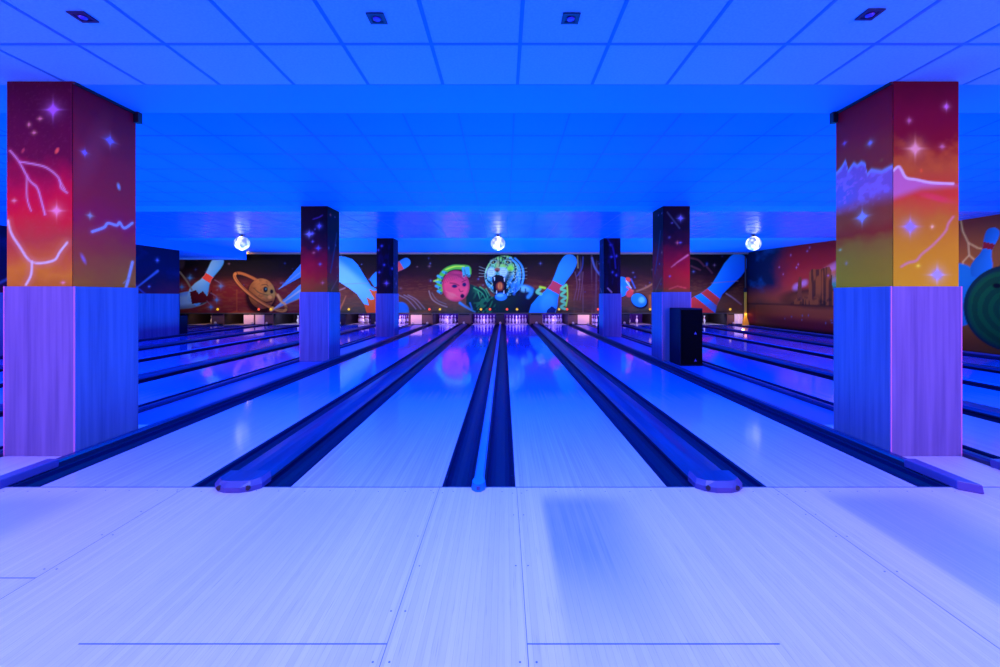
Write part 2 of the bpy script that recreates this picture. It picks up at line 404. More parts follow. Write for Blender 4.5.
# wide dividers between the lanes of a pair
wide = [(-12.99, 'beyond the left partition wall'), (-8.97, 'farthest left before the partition wall'), (-5.67, 'left of the left row of columns'),
        (-1.655, 'left of the central pair of lanes'), (1.655, 'right of the central pair of lanes'),
        (5.67, 'right of the right row of columns'), (8.97, 'nearest the painted desert wall')]
for xr, ph in wide:
    cx = X0+xr; e = empty('wide_divider', (cx, FOUL, 0))
    hw = .15
    prof = [(-.108, -.125), (-.108, .002), (-hw, .002), (-hw, .02), (-hw+.03, .045), (-hw+.075, .052), (-.03, .058), (.03, .058), (hw-.075, .052), (hw-.03, .045), (hw, .02), (hw, .002), (.108, .002), (.108, -.125)]
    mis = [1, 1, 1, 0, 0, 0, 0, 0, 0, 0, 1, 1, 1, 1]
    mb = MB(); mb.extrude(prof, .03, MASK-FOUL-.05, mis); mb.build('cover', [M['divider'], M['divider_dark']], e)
    # front end: chamfered nose resting on the foul line
    hw2 = .162; mb = MB()
    base = [(-hw2, .10), (-hw2, -.025), (-hw2+.05, -.075), (-.05, -.10), (.05, -.10), (hw2-.05, -.075), (hw2, -.025), (hw2, .10)]
    n = len(base); vs = [(x, y, .001) for x, y in base]+[(x, y, .035) for x, y in base]+[(x*.88, max(y+.025, -.06), .066) for x, y in base]
    fs = [tuple(range(n))[::-1], tuple(range(2*n, 3*n))]
    for r_ in (0, 1):
        for k in range(n): fs.append((r_*n+k, r_*n+(k+1) % n, (r_+1)*n+(k+1) % n, (r_+1)*n+k))
    mb.add(vs, fs); mb.m[1] = 1
    ec = mb.build('end_cap', [M['endcap'], M['divider']], e)
    for hx in (-.098, .098):
        hb = MB(); hb.disc((hx, -.078+.004, .027), .016, 'y', .012); hb.build('bolt_hole', M['hole'], ec)
    tb = MB(); tb.lathe([(.001, 0), (.05, .0), (.06, .04), (.045, .09), (.001, .11)], 12, (0, MASK-FOUL-.12, .05)); tb.build('tail_knob', M['beige'], e, True)
    tag(e, 'wide raised blue divider between gutters, '+ph, 'lane divider')
for xr, ph in ((-7.32, 'two lanes left of the left columns'), (0, 'at the centre between the middle two lanes'), (7.32, 'two lanes right of the right columns')):
    cx = X0+xr; e = empty('narrow_divider', (cx, FOUL, 0)); hw = .036
    mb = MB(); mb.extrude([(-.018, -.125), (-.018, .002), (-hw, .002), (-hw, .03), (-hw+.012, .043), (hw-.012, .043), (hw, .03), (hw, .002), (.018, .002), (.018, -.125)], .02, MASK-FOUL-.05, [1, 1, 1, 0, 0, 0, 1, 1, 1, 1])
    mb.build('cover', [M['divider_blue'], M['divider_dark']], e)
    mb = MB(); pts = [(-.052, .0), (-.046, -.05), (-.018, -.085), (.018, -.085), (.046, -.05), (.052, .0), (.036, .06), (-.036, .06)]
    n = len(pts); vs = [(x, y, .001) for x, y in pts]+[(x*.85, y*.85, .047) for x, y in pts]
    mb.add(vs, [tuple(range(n))[::-1], tuple(range(n, 2*n))]+[(k, (k+1) % n, n+(k+1) % n, n+k) for k in range(n)])
    ec = mb.build('end_cap', M['divider_blue'], e)
    hb = MB(); hb.box(-.012, .012, -.082, -.076, .008, .036); hb.build('end_plate', M['endcap'], ec)
    tb = MB(); tb.lathe([(.001, 0), (.05, .0), (.06, .04), (.045, .09), (.001, .11)], 12, (0, MASK-FOUL-.12, .04)); tb.build('tail_knob', M['beige'], e, True)
    tag(e, 'narrow bright blue divider between two gutters, '+ph, 'lane divider')
# strips of floor carrying the columns, with a raised edge rail on either side
rails = {(-3.66, 1): 'right of the left row of columns', (-3.66, -1): 'left of the left row of columns', (3.66, -1): 'left of the right row of columns',
         (3.66, 1): 'right of the right row of columns', (-10.98, 1): 'at the foot of the left partition wall', (-10.98, -1): 'beyond the left partition wall', (10.98, -1): 'at the foot of the painted desert wall'}
M['strip'] = mat('strip_boards', (0.03, 0.10, 0.62), 0.3)
for xc in (-10.98, -3.66, 3.66):
    mb = MB(); mb.box(X0+xc-.295, X0+xc+.295, FOUL+.002, MASK+.3, -.125, .0)
    mb.box(X0+xc-.295, X0+xc+.295, FOUL+.002, 4.6, .0, .001, 1)
    struct(mb.build('floor', [M['strip'], M['approach']]))
for (xc, sg), ph in rails.items():
    inner = X0+xc+sg*.295; outer = X0+xc+sg*.374; a, b_ = sorted((inner, outer)); cx = (a+b_)/2; hw = (b_-a)/2
    e = empty('edge_rail', (cx, FOUL, 0))
    mb = MB(); mb.extrude([(-hw, -.125), (-hw, .03), (-hw+.015, .046), (hw-.015, .046), (hw, .03), (hw, -.125)], .30, MASK-FOUL-.05, [1, 0, 0, 0, 1, 1])
    mb.build('cover', [M['divider'], M['divider_dark']], e)
    mb = MB(); hw2 = hw+.012
    lo = [(-hw2, .36), (-hw2, -.05), (hw2, -.13), (hw2, .36)] if sg*xc < 0 and xc > 0 or (xc < 0 and sg < 0) else [(-hw2, .36), (-hw2, -.13), (hw2, -.05), (hw2, .36)]
    mb.hexa([(x, y, .001) for x, y in lo], [(x*.9, y+.01, .062) for x, y in lo]); mb.build('end_cap', M['endcap'], e, bevel=.006)
    tb = MB(); tb.lathe([(.001, 0), (.045, .0), (.055, .04), (.04, .09), (.001, .11)], 12, (0, MASK-FOUL-.12, .04)); tb.build('tail_knob', M['beige'], e, True)
    tag(e, 'low blue edge rail '+ph, 'edge rail')
# last gutter edge by the right wall
b = MB(); b.box(X0+10.98-.295+.0, 11.14, FOUL+.002, MASK, -.125, .0); struct(b.build('floor', M['strip']))

# ------------------------------------------------------------------ ceilings
def zc2(y): return CAMH+2.047-.0563*(y-5)
def slab(x0, x1, y0, y1, z0, z1, m_, name='ceiling', th=.06):
    mb = MB(); mb.hexa([(x0,y0,z0),(x1,y0,z0),(x1,y1,z1),(x0,y1,z1)], [(x0,y0,z0+th),(x1,y0,z0+th),(x1,y1,z1+th),(x0,y1,z1+th)])
    return struct(mb.build(name, m_))
def bars(par, x0, x1, y0, y1, zf, rows, m_, wd):
    mb = MB()
    k = math.ceil((x0-.113)/.625)
    while .113+.625*k < x1:
        x = .113+.625*k; k += 1
        mb.hexa([(x-wd/2,y0,zf(y0)-.003),(x+wd/2,y0,zf(y0)-.003),(x+wd/2,y1,zf(y1)-.003),(x-wd/2,y1,zf(y1)-.003)],
                [(x-wd/2,y0,zf(y0)+.002),(x+wd/2,y0,zf(y0)+.002),(x+wd/2,y1,zf(y1)+.002),(x-wd/2,y1,zf(y1)+.002)])
    for y in rows: mb.box(x0, x1, y-wd/2, y+wd/2, zf(y)-.0032, zf(y)+.002)
    mb.build('grid_bar', m_, par)
XL, XR = -11.0, 11.14
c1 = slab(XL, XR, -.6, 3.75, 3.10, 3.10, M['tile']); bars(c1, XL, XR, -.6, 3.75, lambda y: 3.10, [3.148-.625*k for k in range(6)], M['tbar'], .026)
mb = MB(); mb.box(XL, XR, 3.75, 4.33, 3.097, 3.45); struct(mb.build('trim_1', M['soffit']))
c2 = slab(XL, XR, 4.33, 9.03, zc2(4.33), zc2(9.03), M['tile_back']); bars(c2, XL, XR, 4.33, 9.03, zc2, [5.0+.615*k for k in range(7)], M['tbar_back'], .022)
mb = MB(); mb.box(XL, XR, 9.03, 9.63, 3.142, 3.45); struct(mb.build('trim_2', M['soffit']))
zc3 = lambda y: 3.160+(y-9.63)*.008
c3 = slab(XL, XR, 9.63, 14.4, zc3(9.63), zc3(14.4), M['gloss_ceiling']); bars(c3, XL, XR, 9.63, 14.4, zc3, [9.63+.625*k for k in range(1, 8)], M['tbar_back'], .02)
mb = MB(); mb.box(XL, XR, 14.4, 15.0, 3.19, 3.45); struct(mb.build('trim_3', M['soffit']))
slab(XL, XR, 15.0, 19.1, 3.20, 3.30, M['tile_back']); slab(-17.5, XR, 19.1, 22.9, 3.30, 3.35, M['tile_back'])
slab(-17.5, XL-.3, -.6, 19.1, 2.87, 2.87, M['wallblue'])
# back of the room behind the machines
mb = MB(); mb.box(-17.5, XR+.2, 22.9, 23.0, -.16, 3.4); struct(mb.build('wall_back', M['pit_dark']))
mb = MB(); mb.box(-17.6, -17.5, -.6, 23.0, -.16, 3.4); struct(mb.build('wall_far_left', M['wallblue']))

# ------------------------------------------------------------------ left partition: clad below, painted above, soffit over it
mb = MB(); mb.box(XL-.3, XL, -.6, 19.1, 2.87, 3.45); struct(mb.build('trim_4', M['wallblue']))
wl = MB(); wl.box(XL-.3, XL-.02, -.6, 15.12, -.12, 2.87); wlo = struct(wl.build('wall_left', M['black']))
mb = MB(); mb.box(XL-.02, XL+.02, -.6, 15.15, .001, 1.40); mb.box(XL-.3, XL+.02, 15.12, 15.15, .001, 1.40); mb.build('wood_cladding', M['laminate'], wlo)
def paint_leftwall(cv):   # U: metres along the wall from y=-0.6, V metres down from z=2.87
    U, V = cv.U, cv.V
    n_ = fbm(U*1.3, V*1.6, 2)
    cv.grad([(0, (6, 8, 60)), (.6, (10, 8, 70)), (1.0, (40, 5, 60)), (1.47, (105, 10, 60))], (n_-.5)*.5)
    cv.blend(smooth(.5, .8, fbm(U*1.5, V*2.5, 9))*.5*(1-V/1.4), (20, 40, 140))
    for k in range(26):
        x = rng.uniform(0, 15); y = rng.uniform(.1, 1.3); cv.star(x, y, rng.uniform(.05, .1), (140, 130, 230), .8)
    for k in range(16):
        x = rng.uniform(0, 15); y = rng.uniform(.1, 1.0); pts = [(x, y)]
        for j in range(4): pts.append((pts[-1][0]+rng.uniform(-.15, .35), pts[-1][1]+rng.uniform(.0, .2)))
        cv.line(pts, .035, (60, 80, 210), .55, .03)
    cv.line([(14.8, .75), (13.9, 1.35)], .08, (120, 120, 210), .8, .05, True)
    cv.line([(11.2, .75), (10.2, 1.35)], .08, (120, 120, 210), .6, .05, True)
pg = paint_grid('wall_painting', (XL-.0, -.6, 2.87), (0, 15.75, 0), (0, 0, -1.47), 420, 60, paint_leftwall, M['paint'], (1.6, 1.2, .8), wlo)
mb = MB(); mb.box(XL-.3, XL-.001, 15.12, 15.15, 1.40, 2.87); mb.build('end_board', M['black'], wlo)

# ------------------------------------------------------------------ right wall with the desert painting
mb = MB(); mb.box(11.14, 11.3, -.6, 20.6, -.16, 3.5); wr = struct(mb.build('wall_right', M['black']))
def paint_right(cv):   # U = distance y-8 .. wall seen with near end on the right; U grows toward the viewer
    D = 20.5-cv.U; Z = 3.28-cv.V; cv.px = .02
    def P(d, z): return (20.5-d, 3.28-z)
    n_ = fbm(cv.U*.9, cv.V*1.4, 21); n2 = fbm(cv.U*4, cv.V*5, 31)
    cv.grad([(0, (120, 14, 40)), (.9, (130, 22, 50)), (1.4, (150, 40, 60)), (2.0, (150, 60, 60)), (2.3, (110, 55, 60)), (2.7, (120, 50, 50)), (3.0, (120, 20, 60)), (3.28, (60, 10, 50))], (n_-.5)*.5)
    cv.blend(smooth(17.0, 18.6, D+(n_-.5)*1.6)*smooth(1.2, 1.9, Z), (10, 22, 80))
    cv.blend(smooth(17.6, 19, D)*smooth(.55, .75, n_)*smooth(1.2, 2, Z)*.7, (15, 70, 170))
    cv.blend(smooth(13.8, 15.1, D)*0+smooth(15.6, 15.2, D)*smooth(1.0, 1.5, Z)*(1-smooth(1.9, 2.3, Z))*smooth(12.5, 13.2, D), (60, 120, 150))
    cv.blend(smooth(15.7, 15.2, D)*smooth(1.7, 2.2, Z)*(1-smooth(2.2, 2.5, Z))*smooth(12.5, 13.2, D)*.8, (190, 90, 100))
    for (d, z, a, b_) in ((15.1, 2.25, .5, .05), (14.8, 2.42, .5, .06), (17.0, 1.65, .25, .16), (16.6, 1.8, .2, .12), (14.4, 2.0, .6, .06), (13.9, 2.7, .7, .05)):
        cv.ell(*P(d, z), a, b_, (170, 110, 210), -12, .12, .8)
    # plain and buttes
    cv.poly([P(19.8, .95), P(17.2, 1.02), P(15.0, 1.0), P(13, .95), P(11.5, .9), P(11.5, .0), P(19.8, 0)], (150, 62, 50), alpha=.55)
    butte = [P(17.4, 1.0), P(17.0, 1.25), P(16.35, 1.35), P(16.3, 2.2), P(16.15, 2.30), P(15.8, 2.26), P(15.3, 2.34), P(15.2, 2.2), P(15.15, 1.5), P(15.0, 1.42), P(14.9, 1.6), P(14.7, 1.38), P(14.2, 1.2), P(13.4, 1.0)]
    cv.ell(*P(15.8, 1.25), 2.1, .36, (60, 22, 34), 0, .15); cv.ell(*P(15.7, 1.22), 1.9, .26, (120, 56, 46), 0, .15, .8); cv.poly(butte, (128, 62, 50)); cv.poly([P(17.0, 1.1), P(16.92, 1.9), P(16.86, 2.05), P(16.74, 2.05), P(16.7, 1.2)], (105, 50, 55))
    ins = cv.poly(butte, None, ret=True)
    cv.blend(ins*smooth(.5, .62, vnoise(cv.U*16, cv.V*1.2, 5))*.75, (38, 14, 35))
    cv.blend(ins*smooth(1.5, 1.15, Z)*smooth(.45, .6, n2)*.6, (30, 12, 30))
    cv.blend(smooth(.62, .3, Z)*.75, (70, 12, 62))
    cv.blend((np.abs(Z-.98) < .05)*.5*(D > 12.5), (40, 10, 30))
    for k in range(14): cv.star(20.5-rng.uniform(13.5, 18), 3.28-rng.uniform(.35, .65), .06, (90, 90, 200), .6)
    for k in range(16): cv.star(20.5-rng.uniform(12, 19.5), 3.28-rng.uniform(2.0, 3.1), .07, (150, 90, 200), .8)
    cv.blend(smooth(.2, .0, Z), (12, 4, 20))
    # nearer part: stormy orange sky, pins and a green ball
    nr = smooth(12.6, 11.9, D)
    cv.blend(nr, np.stack([np.interp(Z+(n_-.5)*.6, [0, 1.5, 2.3, 3.1], s2l(np.array([90, 160, 160, 120]))), np.interp(Z, [0, 1.5, 2.3, 3.1], s2l(np.array([50, 85, 80, 45]))), np.interp(Z, [0, 3], s2l(np.array([40, 55])))], -1))
    for pts in ([(10.9, 3.2), (10.85, 2.9), (10.72, 2.6), (10.7, 2.3), (10.5, 2.1)], [(10.72, 2.6), (10.5, 2.45), (10.3, 2.4), (10.2, 2.55)], [(10.7, 2.3), (10.85, 2.15), (10.8, 1.9)], [(8.2, 3.1), (8.3, 2.7), (8.0, 2.4)]):
        cv.line([P(*p_) for p_ in pts], .035, (225, 170, 140), .85, .03)
    m_, x, y = cv.ell(*P(11.0, 1.35), .62, .78, None, 0, .03, 1, True); cv.blend(m_, (22, 110, 205)); 
    cv.pin(P(10.15, 2.88), P(10.5, 1.75), .25, (30, 120, 225), (20, 90, 190), ((.30, .42),), (150, 20, 50))
    cv.pin(P(8.3, 2.8), P(8.1, 1.4), .33, (30, 120, 225), (20, 90, 190), ((.30, .42),), (150, 20, 50))
    c_ = P(9.85, 1.06); m_, x, y = cv.ell(*c_, .98, .96, None, 0, .02, 1, True); r_ = np.hypot(x, y)
    cv.blend(m_, (12, 62, 58)); an = np.arctan2(y, x)
    cv.blend(m_*smooth(.45, .62, np.sin((r_*26+an*1.0)+fbm(x*2+9, y*2+9, 3)*2.5)*.5+.5)*.55, (14, 95, 70)); cv.blend(m_*smooth(.8, 1, r_)*.8, (10, 25, 85))
    for dx, dz in ((.02, .52), (-.25, .5), (-.1, .25)): cv.ell(c_[0]+dx, c_[1]-dz, .09, .06, (3, 6, 25), 0, .02)
    m_, x, y = cv.ell(*P(6.6, 1.2), .8, 1.0, None, 0, .02, 1, True); cv.blend(m_, (120, 20, 70))
paint_grid('wall_painting', (11.135, 20.5, 3.28), (0, -16.5, 0), (0, 0, -3.27), 640, 128, paint_right, M['paint'], (1.15, 1.25, .42), wr)

# ------------------------------------------------------------------ painted wall above the pins
S = 447/MASK
def mx(px): return (px-504)/S
def mz(py): return CAMH-(py-296)/S
MZT, MZB = mz(254), mz(313)
def paint_back(cv):
    cv.sm = True; cv.U = cv.U*S+(504-17.2*S); cv.V = cv.V*S+254     # mural units of 4.6 cm
    U, V = cv.U, cv.V; n_ = fbm(U/14, V/6, 41); st = fbm(U/5, V/1.2, 51)
    cv.grad([(254, (1, 1, 8)), (264, (5, 2, 16)), (276, (34, 10, 28)), (286, (74, 30, 38)), (296, (100, 52, 48)), (304, (92, 62, 58)), (309, (70, 66, 62)), (313, (40, 38, 40))], (n_-.5)*8)
    cv.blend(smooth(240, 330, U)*0+(1-smooth(300, 345, U))*smooth(276, 292, V)*.75, (108, 22, 44))
    cv.blend((1-smooth(300, 345, U))*(1-smooth(262, 280, V))*.6, (5, 3, 18))
    cv.blend(smooth(.45, .75, st)*.28*smooth(275, 290, V), (130, 80, 60))
    cv.blend(smooth(560, 600, U)*(1-smooth(600, 650, U))*.55*smooth(262, 275, V), (60, 12, 60))
    cv.blend(smooth(.6, .8, vnoise(U/2.2, V/30, 8))*smooth(570, 585, U)*(1-smooth(600, 615, U))*.3, (110, 90, 140))
    for k in range(90):
        cv.star(rng.uniform(150, 745), rng.uniform(256, 292), rng.uniform(1.0, 2.2), [(80, 90, 190), (40, 60, 170), (120, 90, 140)][k % 3], .45)
    # dark joint in the panels
    cv.line([(395, 283), (600, 283)], .8, (60, 12, 20), .6)
    # far left: pins bursting
    m_, x, y = cv.ell(188, 300, 22, 8.2, None, -8, 1.2, 1, True); cv.blend(m_, (130, 190, 245)); cv.blend(m_*smooth(-.2, -.9, y)*.7, (50, 120, 240)); cv.blend(m_*smooth(.3, .9, y)*.6, (60, 60, 130))
    for pts in ([(191, 293), (197, 297), (193, 300), (201, 303)], [(197, 291), (203, 297), (200, 303), (207, 301)], [(204, 296), (208, 299)]): cv.line(pts, 2.6, (30, 8, 35), .9)
    cv.pin((221.5, 256.5), (192, 303), 9.5, (60, 150, 245), (120, 190, 250), ((.40, .52),), (250, 70, 70))
    cv.poly([(190, 292), (196, 290), (199, 294), (203, 291), (207, 296), (212, 290), (214, 301), (192, 304)], (70, 12, 36))
    for x, y in ((221, 286), (217, 300), (211, 307), (190, 278), (182, 287)): cv.star(x, y, 4, (60, 130, 230), .7)
    for pts in ([(215, 280), (220, 283), (222, 287)], [(211, 293), (216, 296), (219, 300)], [(207, 301), (211, 305)]): cv.line(pts, 1, (110, 90, 150), .7)
    cv.line([(180, 272), (187, 281), (192, 290)], 1.6, (120, 120, 130), .85)
    cv.ell(181, 262, 4, 7, (55, 45, 70), 0, 2, .8)
    cv.line([(237, 290), (237, 311)], 1.4, (140, 70, 50), .6)
    # ringed planet with a face
    def ringpts(a0, a1, rx=31, ry=8.0, cx=260.5, cy=292, ang=35):
        out = []
        for k in range(25):
            a = math.radians(a0+(a1-a0)*k/24); x = rx*math.cos(a); y = ry*math.sin(a); r_ = math.radians(ang)
            out.append((cx+x*math.cos(r_)-y*math.sin(r_), cy+x*math.sin(r_)+y*math.cos(r_)))
        return out
    cv.ell(261, 297, 15.5, 17, (18, 6, 20), 0, 3, .9)
    cv.line(ringpts(180, 360), 2.6, (168, 100, 60), 1, .9)
    m_, x, y = cv.ell(262, 293.5, 13.2, 15, None, -10, .8, 1, True)
    cv.blend(m_, (172, 112, 66)); cv.blend(m_*smooth(.15, .9, y)*.85, (104, 48, 58)); cv.blend(m_*smooth(.45, .7, fbm(U/3, V/2, 61))*.4, (90, 45, 40)); cv.blend(m_*smooth(-.1, -.9, x)*.6, (90, 48, 36)); cv.blend(m_*smooth(.0, .35, x)*smooth(.6, .1, np.abs(y))*.5, (150, 140, 90))
    cv.line([(254, 288), (260, 293), (272, 296)], 1.0, (70, 60, 50), .8); cv.ell(265.6, 289.5, 2.2, 3, (20, 24, 40), 0, .8); cv.ell(266, 289, .8, 1, (60, 120, 150), 0, .5)
    cv.ell(271.8, 291.5, 1.6, 2.2, (30, 24, 40), 0, .8); cv.line([(262, 285), (266, 284.5), (268, 286)], .9, (90, 50, 40), .9); cv.line([(255, 296), (264, 302), (272, 301.5)], 1.3, (45, 15, 25), .9); cv.ell(270, 297, 2.2, 2, (200, 140, 90), 0, 1)
    cv.line(ringpts(0, 185), 4.6, (34, 10, 20), .8, 1); cv.line(ringpts(0, 185), 2.8, (186, 118, 76), 1, .8); cv.line(ringpts(20, 170, 31, 7.2), .7, (110, 60, 40), .8)
    cv.poly([(279, 289), (301, 264), (301, 277), (283, 287)], (50, 120, 215)); cv.line([(279, 289), (301, 272)], 1, (120, 150, 180), .7)
    cv.poly([(271, 311), (301, 284), (301, 298), (276, 309)], (70, 130, 200)); cv.line([(271, 311), (301, 290)], 1.4, (170, 170, 190), .8); cv.line([(271, 311), (301, 298)], 1, (150, 110, 120), .8)
    cv.poly([(301, 284), (325, 262), (325, 277), (301, 298)], (50, 120, 215)); cv.poly([(301, 264), (325, 240), (325, 255), (301, 277)], (50, 120, 215))
    cv.line([(278, 295), (281, 301), (285, 304)], 2.2, (225, 160, 110), .9); cv.ell(272, 309, 2.5, 1.6, (230, 170, 90), -40, 1)
    # swooshes around the column
    cv.line([(332, 292), (337, 291), (345, 288)], 1.4, (150, 110, 130), .8); cv.line([(339, 311), (343, 303), (346, 296)], 2, (190, 110, 80), .8, taper=True)
    # big blue pin flying down
    pn = [(322, 256), (344, 256.5), (352, 259), (358, 265), (364, 275), (371, 286), (380, 291), (381, 314), (367, 314.5), (364, 304), (357, 294), (349, 288), (341, 283), (333, 276), (326, 268)]
    cv.poly([(x+1.5*(x > 355), y) for x, y in pn], (6, 4, 20), alpha=.5); cv.poly(pn, (28, 128, 240)); ins = cv.poly(pn, None, ret=True)
    cv.blend(ins*smooth(-6, 6, (V-262)-(U-340)*.85)*.75, (110, 185, 240)); cv.line([(344, 284), (368, 283)], .8, (110, 130, 200), .7)
    cv.poly([(369, 289), (374, 291), (381, 290), (381, 314.5), (367, 314.5), (364, 304), (369, 305.5), (366.5, 297), (371, 300), (374.5, 299)], (240, 84, 36))
    cv.pin((410, 260), (372, 283), 7.5, (40, 140, 225), (30, 120, 220), ((.22, .36),), (225, 80, 90))
    for dx in (0, 5, 9): cv.line([(399+dx, 295), (408+dx, 300), (416+dx, 309)], 1.1, (150, 140, 170), .55)
    cv.ell(401, 311, 8, 9, (30, 110, 210), 0, 1.2)
    # pink ball with a grimacing face held in a striped paw
    cv.line([(429, 291), (432, 299), (439, 304), (447, 307)], 1.2, (160, 140, 160), .6); cv.line([(432, 293), (437, 300), (446, 304)], 1, (120, 120, 150), .5)
    body = [(467, 283), (478, 287), (486, 290), (492, 297), (520, 285), (532, 287), (541, 294), (552, 290), (556, 300), (545, 314), (478, 314), (466, 304)]
    cv.poly(body, (5, 8, 44))
    bi = cv.poly(body, None, ret=True)
    cv.blend(bi*smooth(.5, .7, vnoise(U/2.2+V/5, V/3, 12))*smooth(470, 480, U)*(1-smooth(492, 500, U)), (30, 120, 90)); cv.blend(bi*(1-smooth(500, 530, U))*.4, (12, 60, 45))
    for pts in ([(474, 288), (482, 293), (486, 300)], [(480, 287), (485, 291), (488, 298)], [(478, 292), (480, 299)], [(486, 289), (490, 296)]): cv.line(pts, 1.3, (60, 170, 120), .8, taper=True)
    cv.line([(460, 303), (466, 307), (475, 312)], 2.6, (50, 140, 215), .9, taper=True); cv.line([(470, 303), (472, 309)], 1.6, (40, 110, 200), .8)
    cv.line([(441, 290), (439, 281), (444, 272), (452, 267.5), (460, 267), (468, 268), (469, 273)], 4.6, (70, 175, 70), 1, 1); cv.line([(446, 269.5), (455, 266.5), (464, 266.5)], 1.3, (170, 225, 70), .9)
    m_, x, y = cv.ell(455.8, 286, 13.6, 15.4, None, 0, .7, 1, True); cv.blend(m_, (200, 62, 112)); cv.blend(m_*smooth(.2, -.8, y-.4*x)*.6, (132, 40, 110)); cv.blend(m_*smooth(.0, .8, y+.3*x)*.5, (235, 80, 120)); cv.blend(m_*smooth(.8, 1, np.hypot(x, y))*.5, (110, 20, 80))
    for k in range(9): cv.line([(443+k*2.2, 284-k*.9), (447+k*1.8, 276-k*.1), (452+k*1.6, 272.5+k*.3)], .6, (110, 24, 84), .6)
    for k in range(5): cv.line([(446+k*2, 291+k*.7), (450+k*2, 294.5+k*.7)], .8, (250, 120, 140), .4)
    for k in range(6): cv.line([(444+k*2.5, 279-k*.8), (450+k*2, 274+k*.2), (459+k*1.2, 276+k)], .7, (120, 30, 90), .6)
    cv.ell(454.6, 286.2, 2.7, 1.7, (22, 20, 90), 0, .8); cv.ell(464.3, 284.6, 2, 2, (22, 20, 90), 0, .8); cv.line([(450, 283), (455, 283.6), (459, 285.5)], 1, (110, 20, 70), .9); cv.line([(462, 282), (466, 280)], 1, (110, 20, 70), .9)
    cv.ell(462.4, 296, 2, 2.1, (30, 10, 60), 0, .8); cv.line([(459, 289), (460.5, 291.5), (463, 291)], .9, (130, 30, 80), .9); cv.ell(451, 296, 4, 3, (250, 110, 130), 0, 3, .6)
    for (a, b_) in (((443, 272), (446, 273)), ((438, 276), (442, 278)), ((436, 281), (441, 283)), ((436, 286), (440, 288)), ((438, 291), (441, 293)), ((463, 268), (464, 276)), ((468, 268), (469, 276)), ((466, 268), (467, 275))):
        cv.line([a, b_], 2.4, (50, 150, 200), .95, .8); cv.ell(*b_, .8, .8, (10, 14, 60), 0, .5)
    cv.line([(434, 281), (438, 280)], 1.4, (150, 210, 80), .9)
    # tiger head
    cv.ell(505, 276.5, 21, 21, (4, 4, 24), 0, 2, .8)
    m_, x, y = cv.ell(504.4, 276, 19.6, 20.2, None, 0, .7, 1, True)
    cv.blend(m_, (40, 130, 190)); cv.blend(m_*smooth(.25, -.6, y)*.95, (105, 200, 95)); cv.blend(m_*smooth(.25, .85, x)*smooth(-.7, .1, y)*.8, (40, 120, 225)); cv.blend(m_*smooth(-.35, -.95, x)*.6, (90, 190, 225))
    cv.blend(m_*smooth(.84, .97, np.hypot(x, y))*smooth(.3, -.5, y)*.8, (170, 235, 100))
    # dark fur bands curving round the cheek and down the forehead
    fx = (U-498)/19; fy = (V-274)/20; rr = np.hypot(fx, fy); an = np.arctan2(fy, fx)
    wv = np.sin(rr*21+np.sin(an*4)*1.1+vnoise(U/3, V/3, 77)*2.2)
    cv.blend(m_*smooth(.15, .55, wv)*smooth(.42, .58, rr)*.92, (5, 12, 48))
    cv.blend(m_*smooth(.58, .68, vnoise(U*1.1, V*.7, 17))*.45, (8, 40, 60))
    cv.blend(m_*smooth(.60, .72, vnoise(U*.9+7, V*.8, 19))*.45, (190, 240, 200))
    for pts in ([(510, 258), (517, 264), (520, 274), (518, 286)], [(515, 258.5), (521.5, 266), (523.5, 276), (521, 286)]): cv.line(pts, 2.0, (60, 160, 245), .85)
    cv.line([(512.5, 258), (519.5, 265), (522, 275), (519.8, 286)], 1.5, (4, 8, 40), .9)
    cv.ell(510.5, 268.5, 3.2, 3, (150, 235, 80), 0, 1.8, .9); cv.ell(503, 266, 3, 2.2, (160, 225, 110), 0, 1.5, .8)
    for ex, a_ in ((493.6, -25), (508, 22)):
        cv.ell(ex, 261.6, 3.6, 2.6, (170, 215, 190), a_, 1.5, .8); cv.ell(ex, 262.2, 2.5, 1.5, (6, 10, 40), a_, .7); cv.ell(ex-.3, 262.2, .6, .6, (210, 210, 90), 0, .5, .8)
        cv.line([(ex-3.6, 259.2), (ex+3.4, 259.6)], 1.0, (6, 16, 50), .85)
    for pts in ([(499.3, 256), (499.5, 266)], [(496, 257), (497.8, 263)], [(503, 256.5), (501.6, 263)], [(493, 257.5), (495, 258.5)], [(506, 257), (505, 259)]): cv.line(pts, .9, (8, 20, 50), .85)
    cv.line([(498, 262), (497.4, 268)], 2.6, (190, 190, 130), .7, 1.2)
    for sx, xx in ((1, 491.2), (-1, 503.4)):
        cv.ell(xx, 272.2, 4.0, 4.6, (190, 222, 240), 20*sx, 2.2, .85)
        for k in range(3): cv.line([(xx-2, 270.5+k*1.8), (xx+2, 270.8+k*1.8)], .5, (60, 90, 140), .6)
    cv.ell(508.6, 276, 2.6, 6, (16, 60, 84), 20, 2, .7)
    cv.ell(497.2, 269.8, 2.8, 2.0, (165, 84, 84), 0, .8); cv.ell(497.2, 271, 1.5, .9, (50, 8, 30), 0, .6)
    cv.poly([(492, 277.5), (496, 274.5), (502, 275.5), (506, 279), (507, 290), (504.5, 298), (496, 298), (493.5, 290)], (6, 5, 30))
    cv.ell(499.8, 286.5, 3.8, 4.6, (130, 40, 44), 0, 1); cv.ell(500, 286, 2.3, 3.4, (235, 118, 70), 0, 1); cv.line([(500.1, 283), (500.1, 290)], .6, (120, 30, 30), .8)
    cv.ell(501, 296.4, 6.4, 4.4, (8, 30, 110), 0, .8); cv.ell(501, 296.8, 5.8, 3.8, (46, 130, 230), 0, 1); cv.ell(500, 295.4, 3.4, 1.6, (110, 185, 240), 0, 1, .7)
    for x_, y_ in ((494.4, 277.5), (504.4, 278.5), (496.5, 293), (503.8, 293)): cv.line([(x_, y_), (x_+.2, y_+(3.2 if y_ < 285 else -2.6))], 1.1, (215, 228, 250), 1, .5, True)
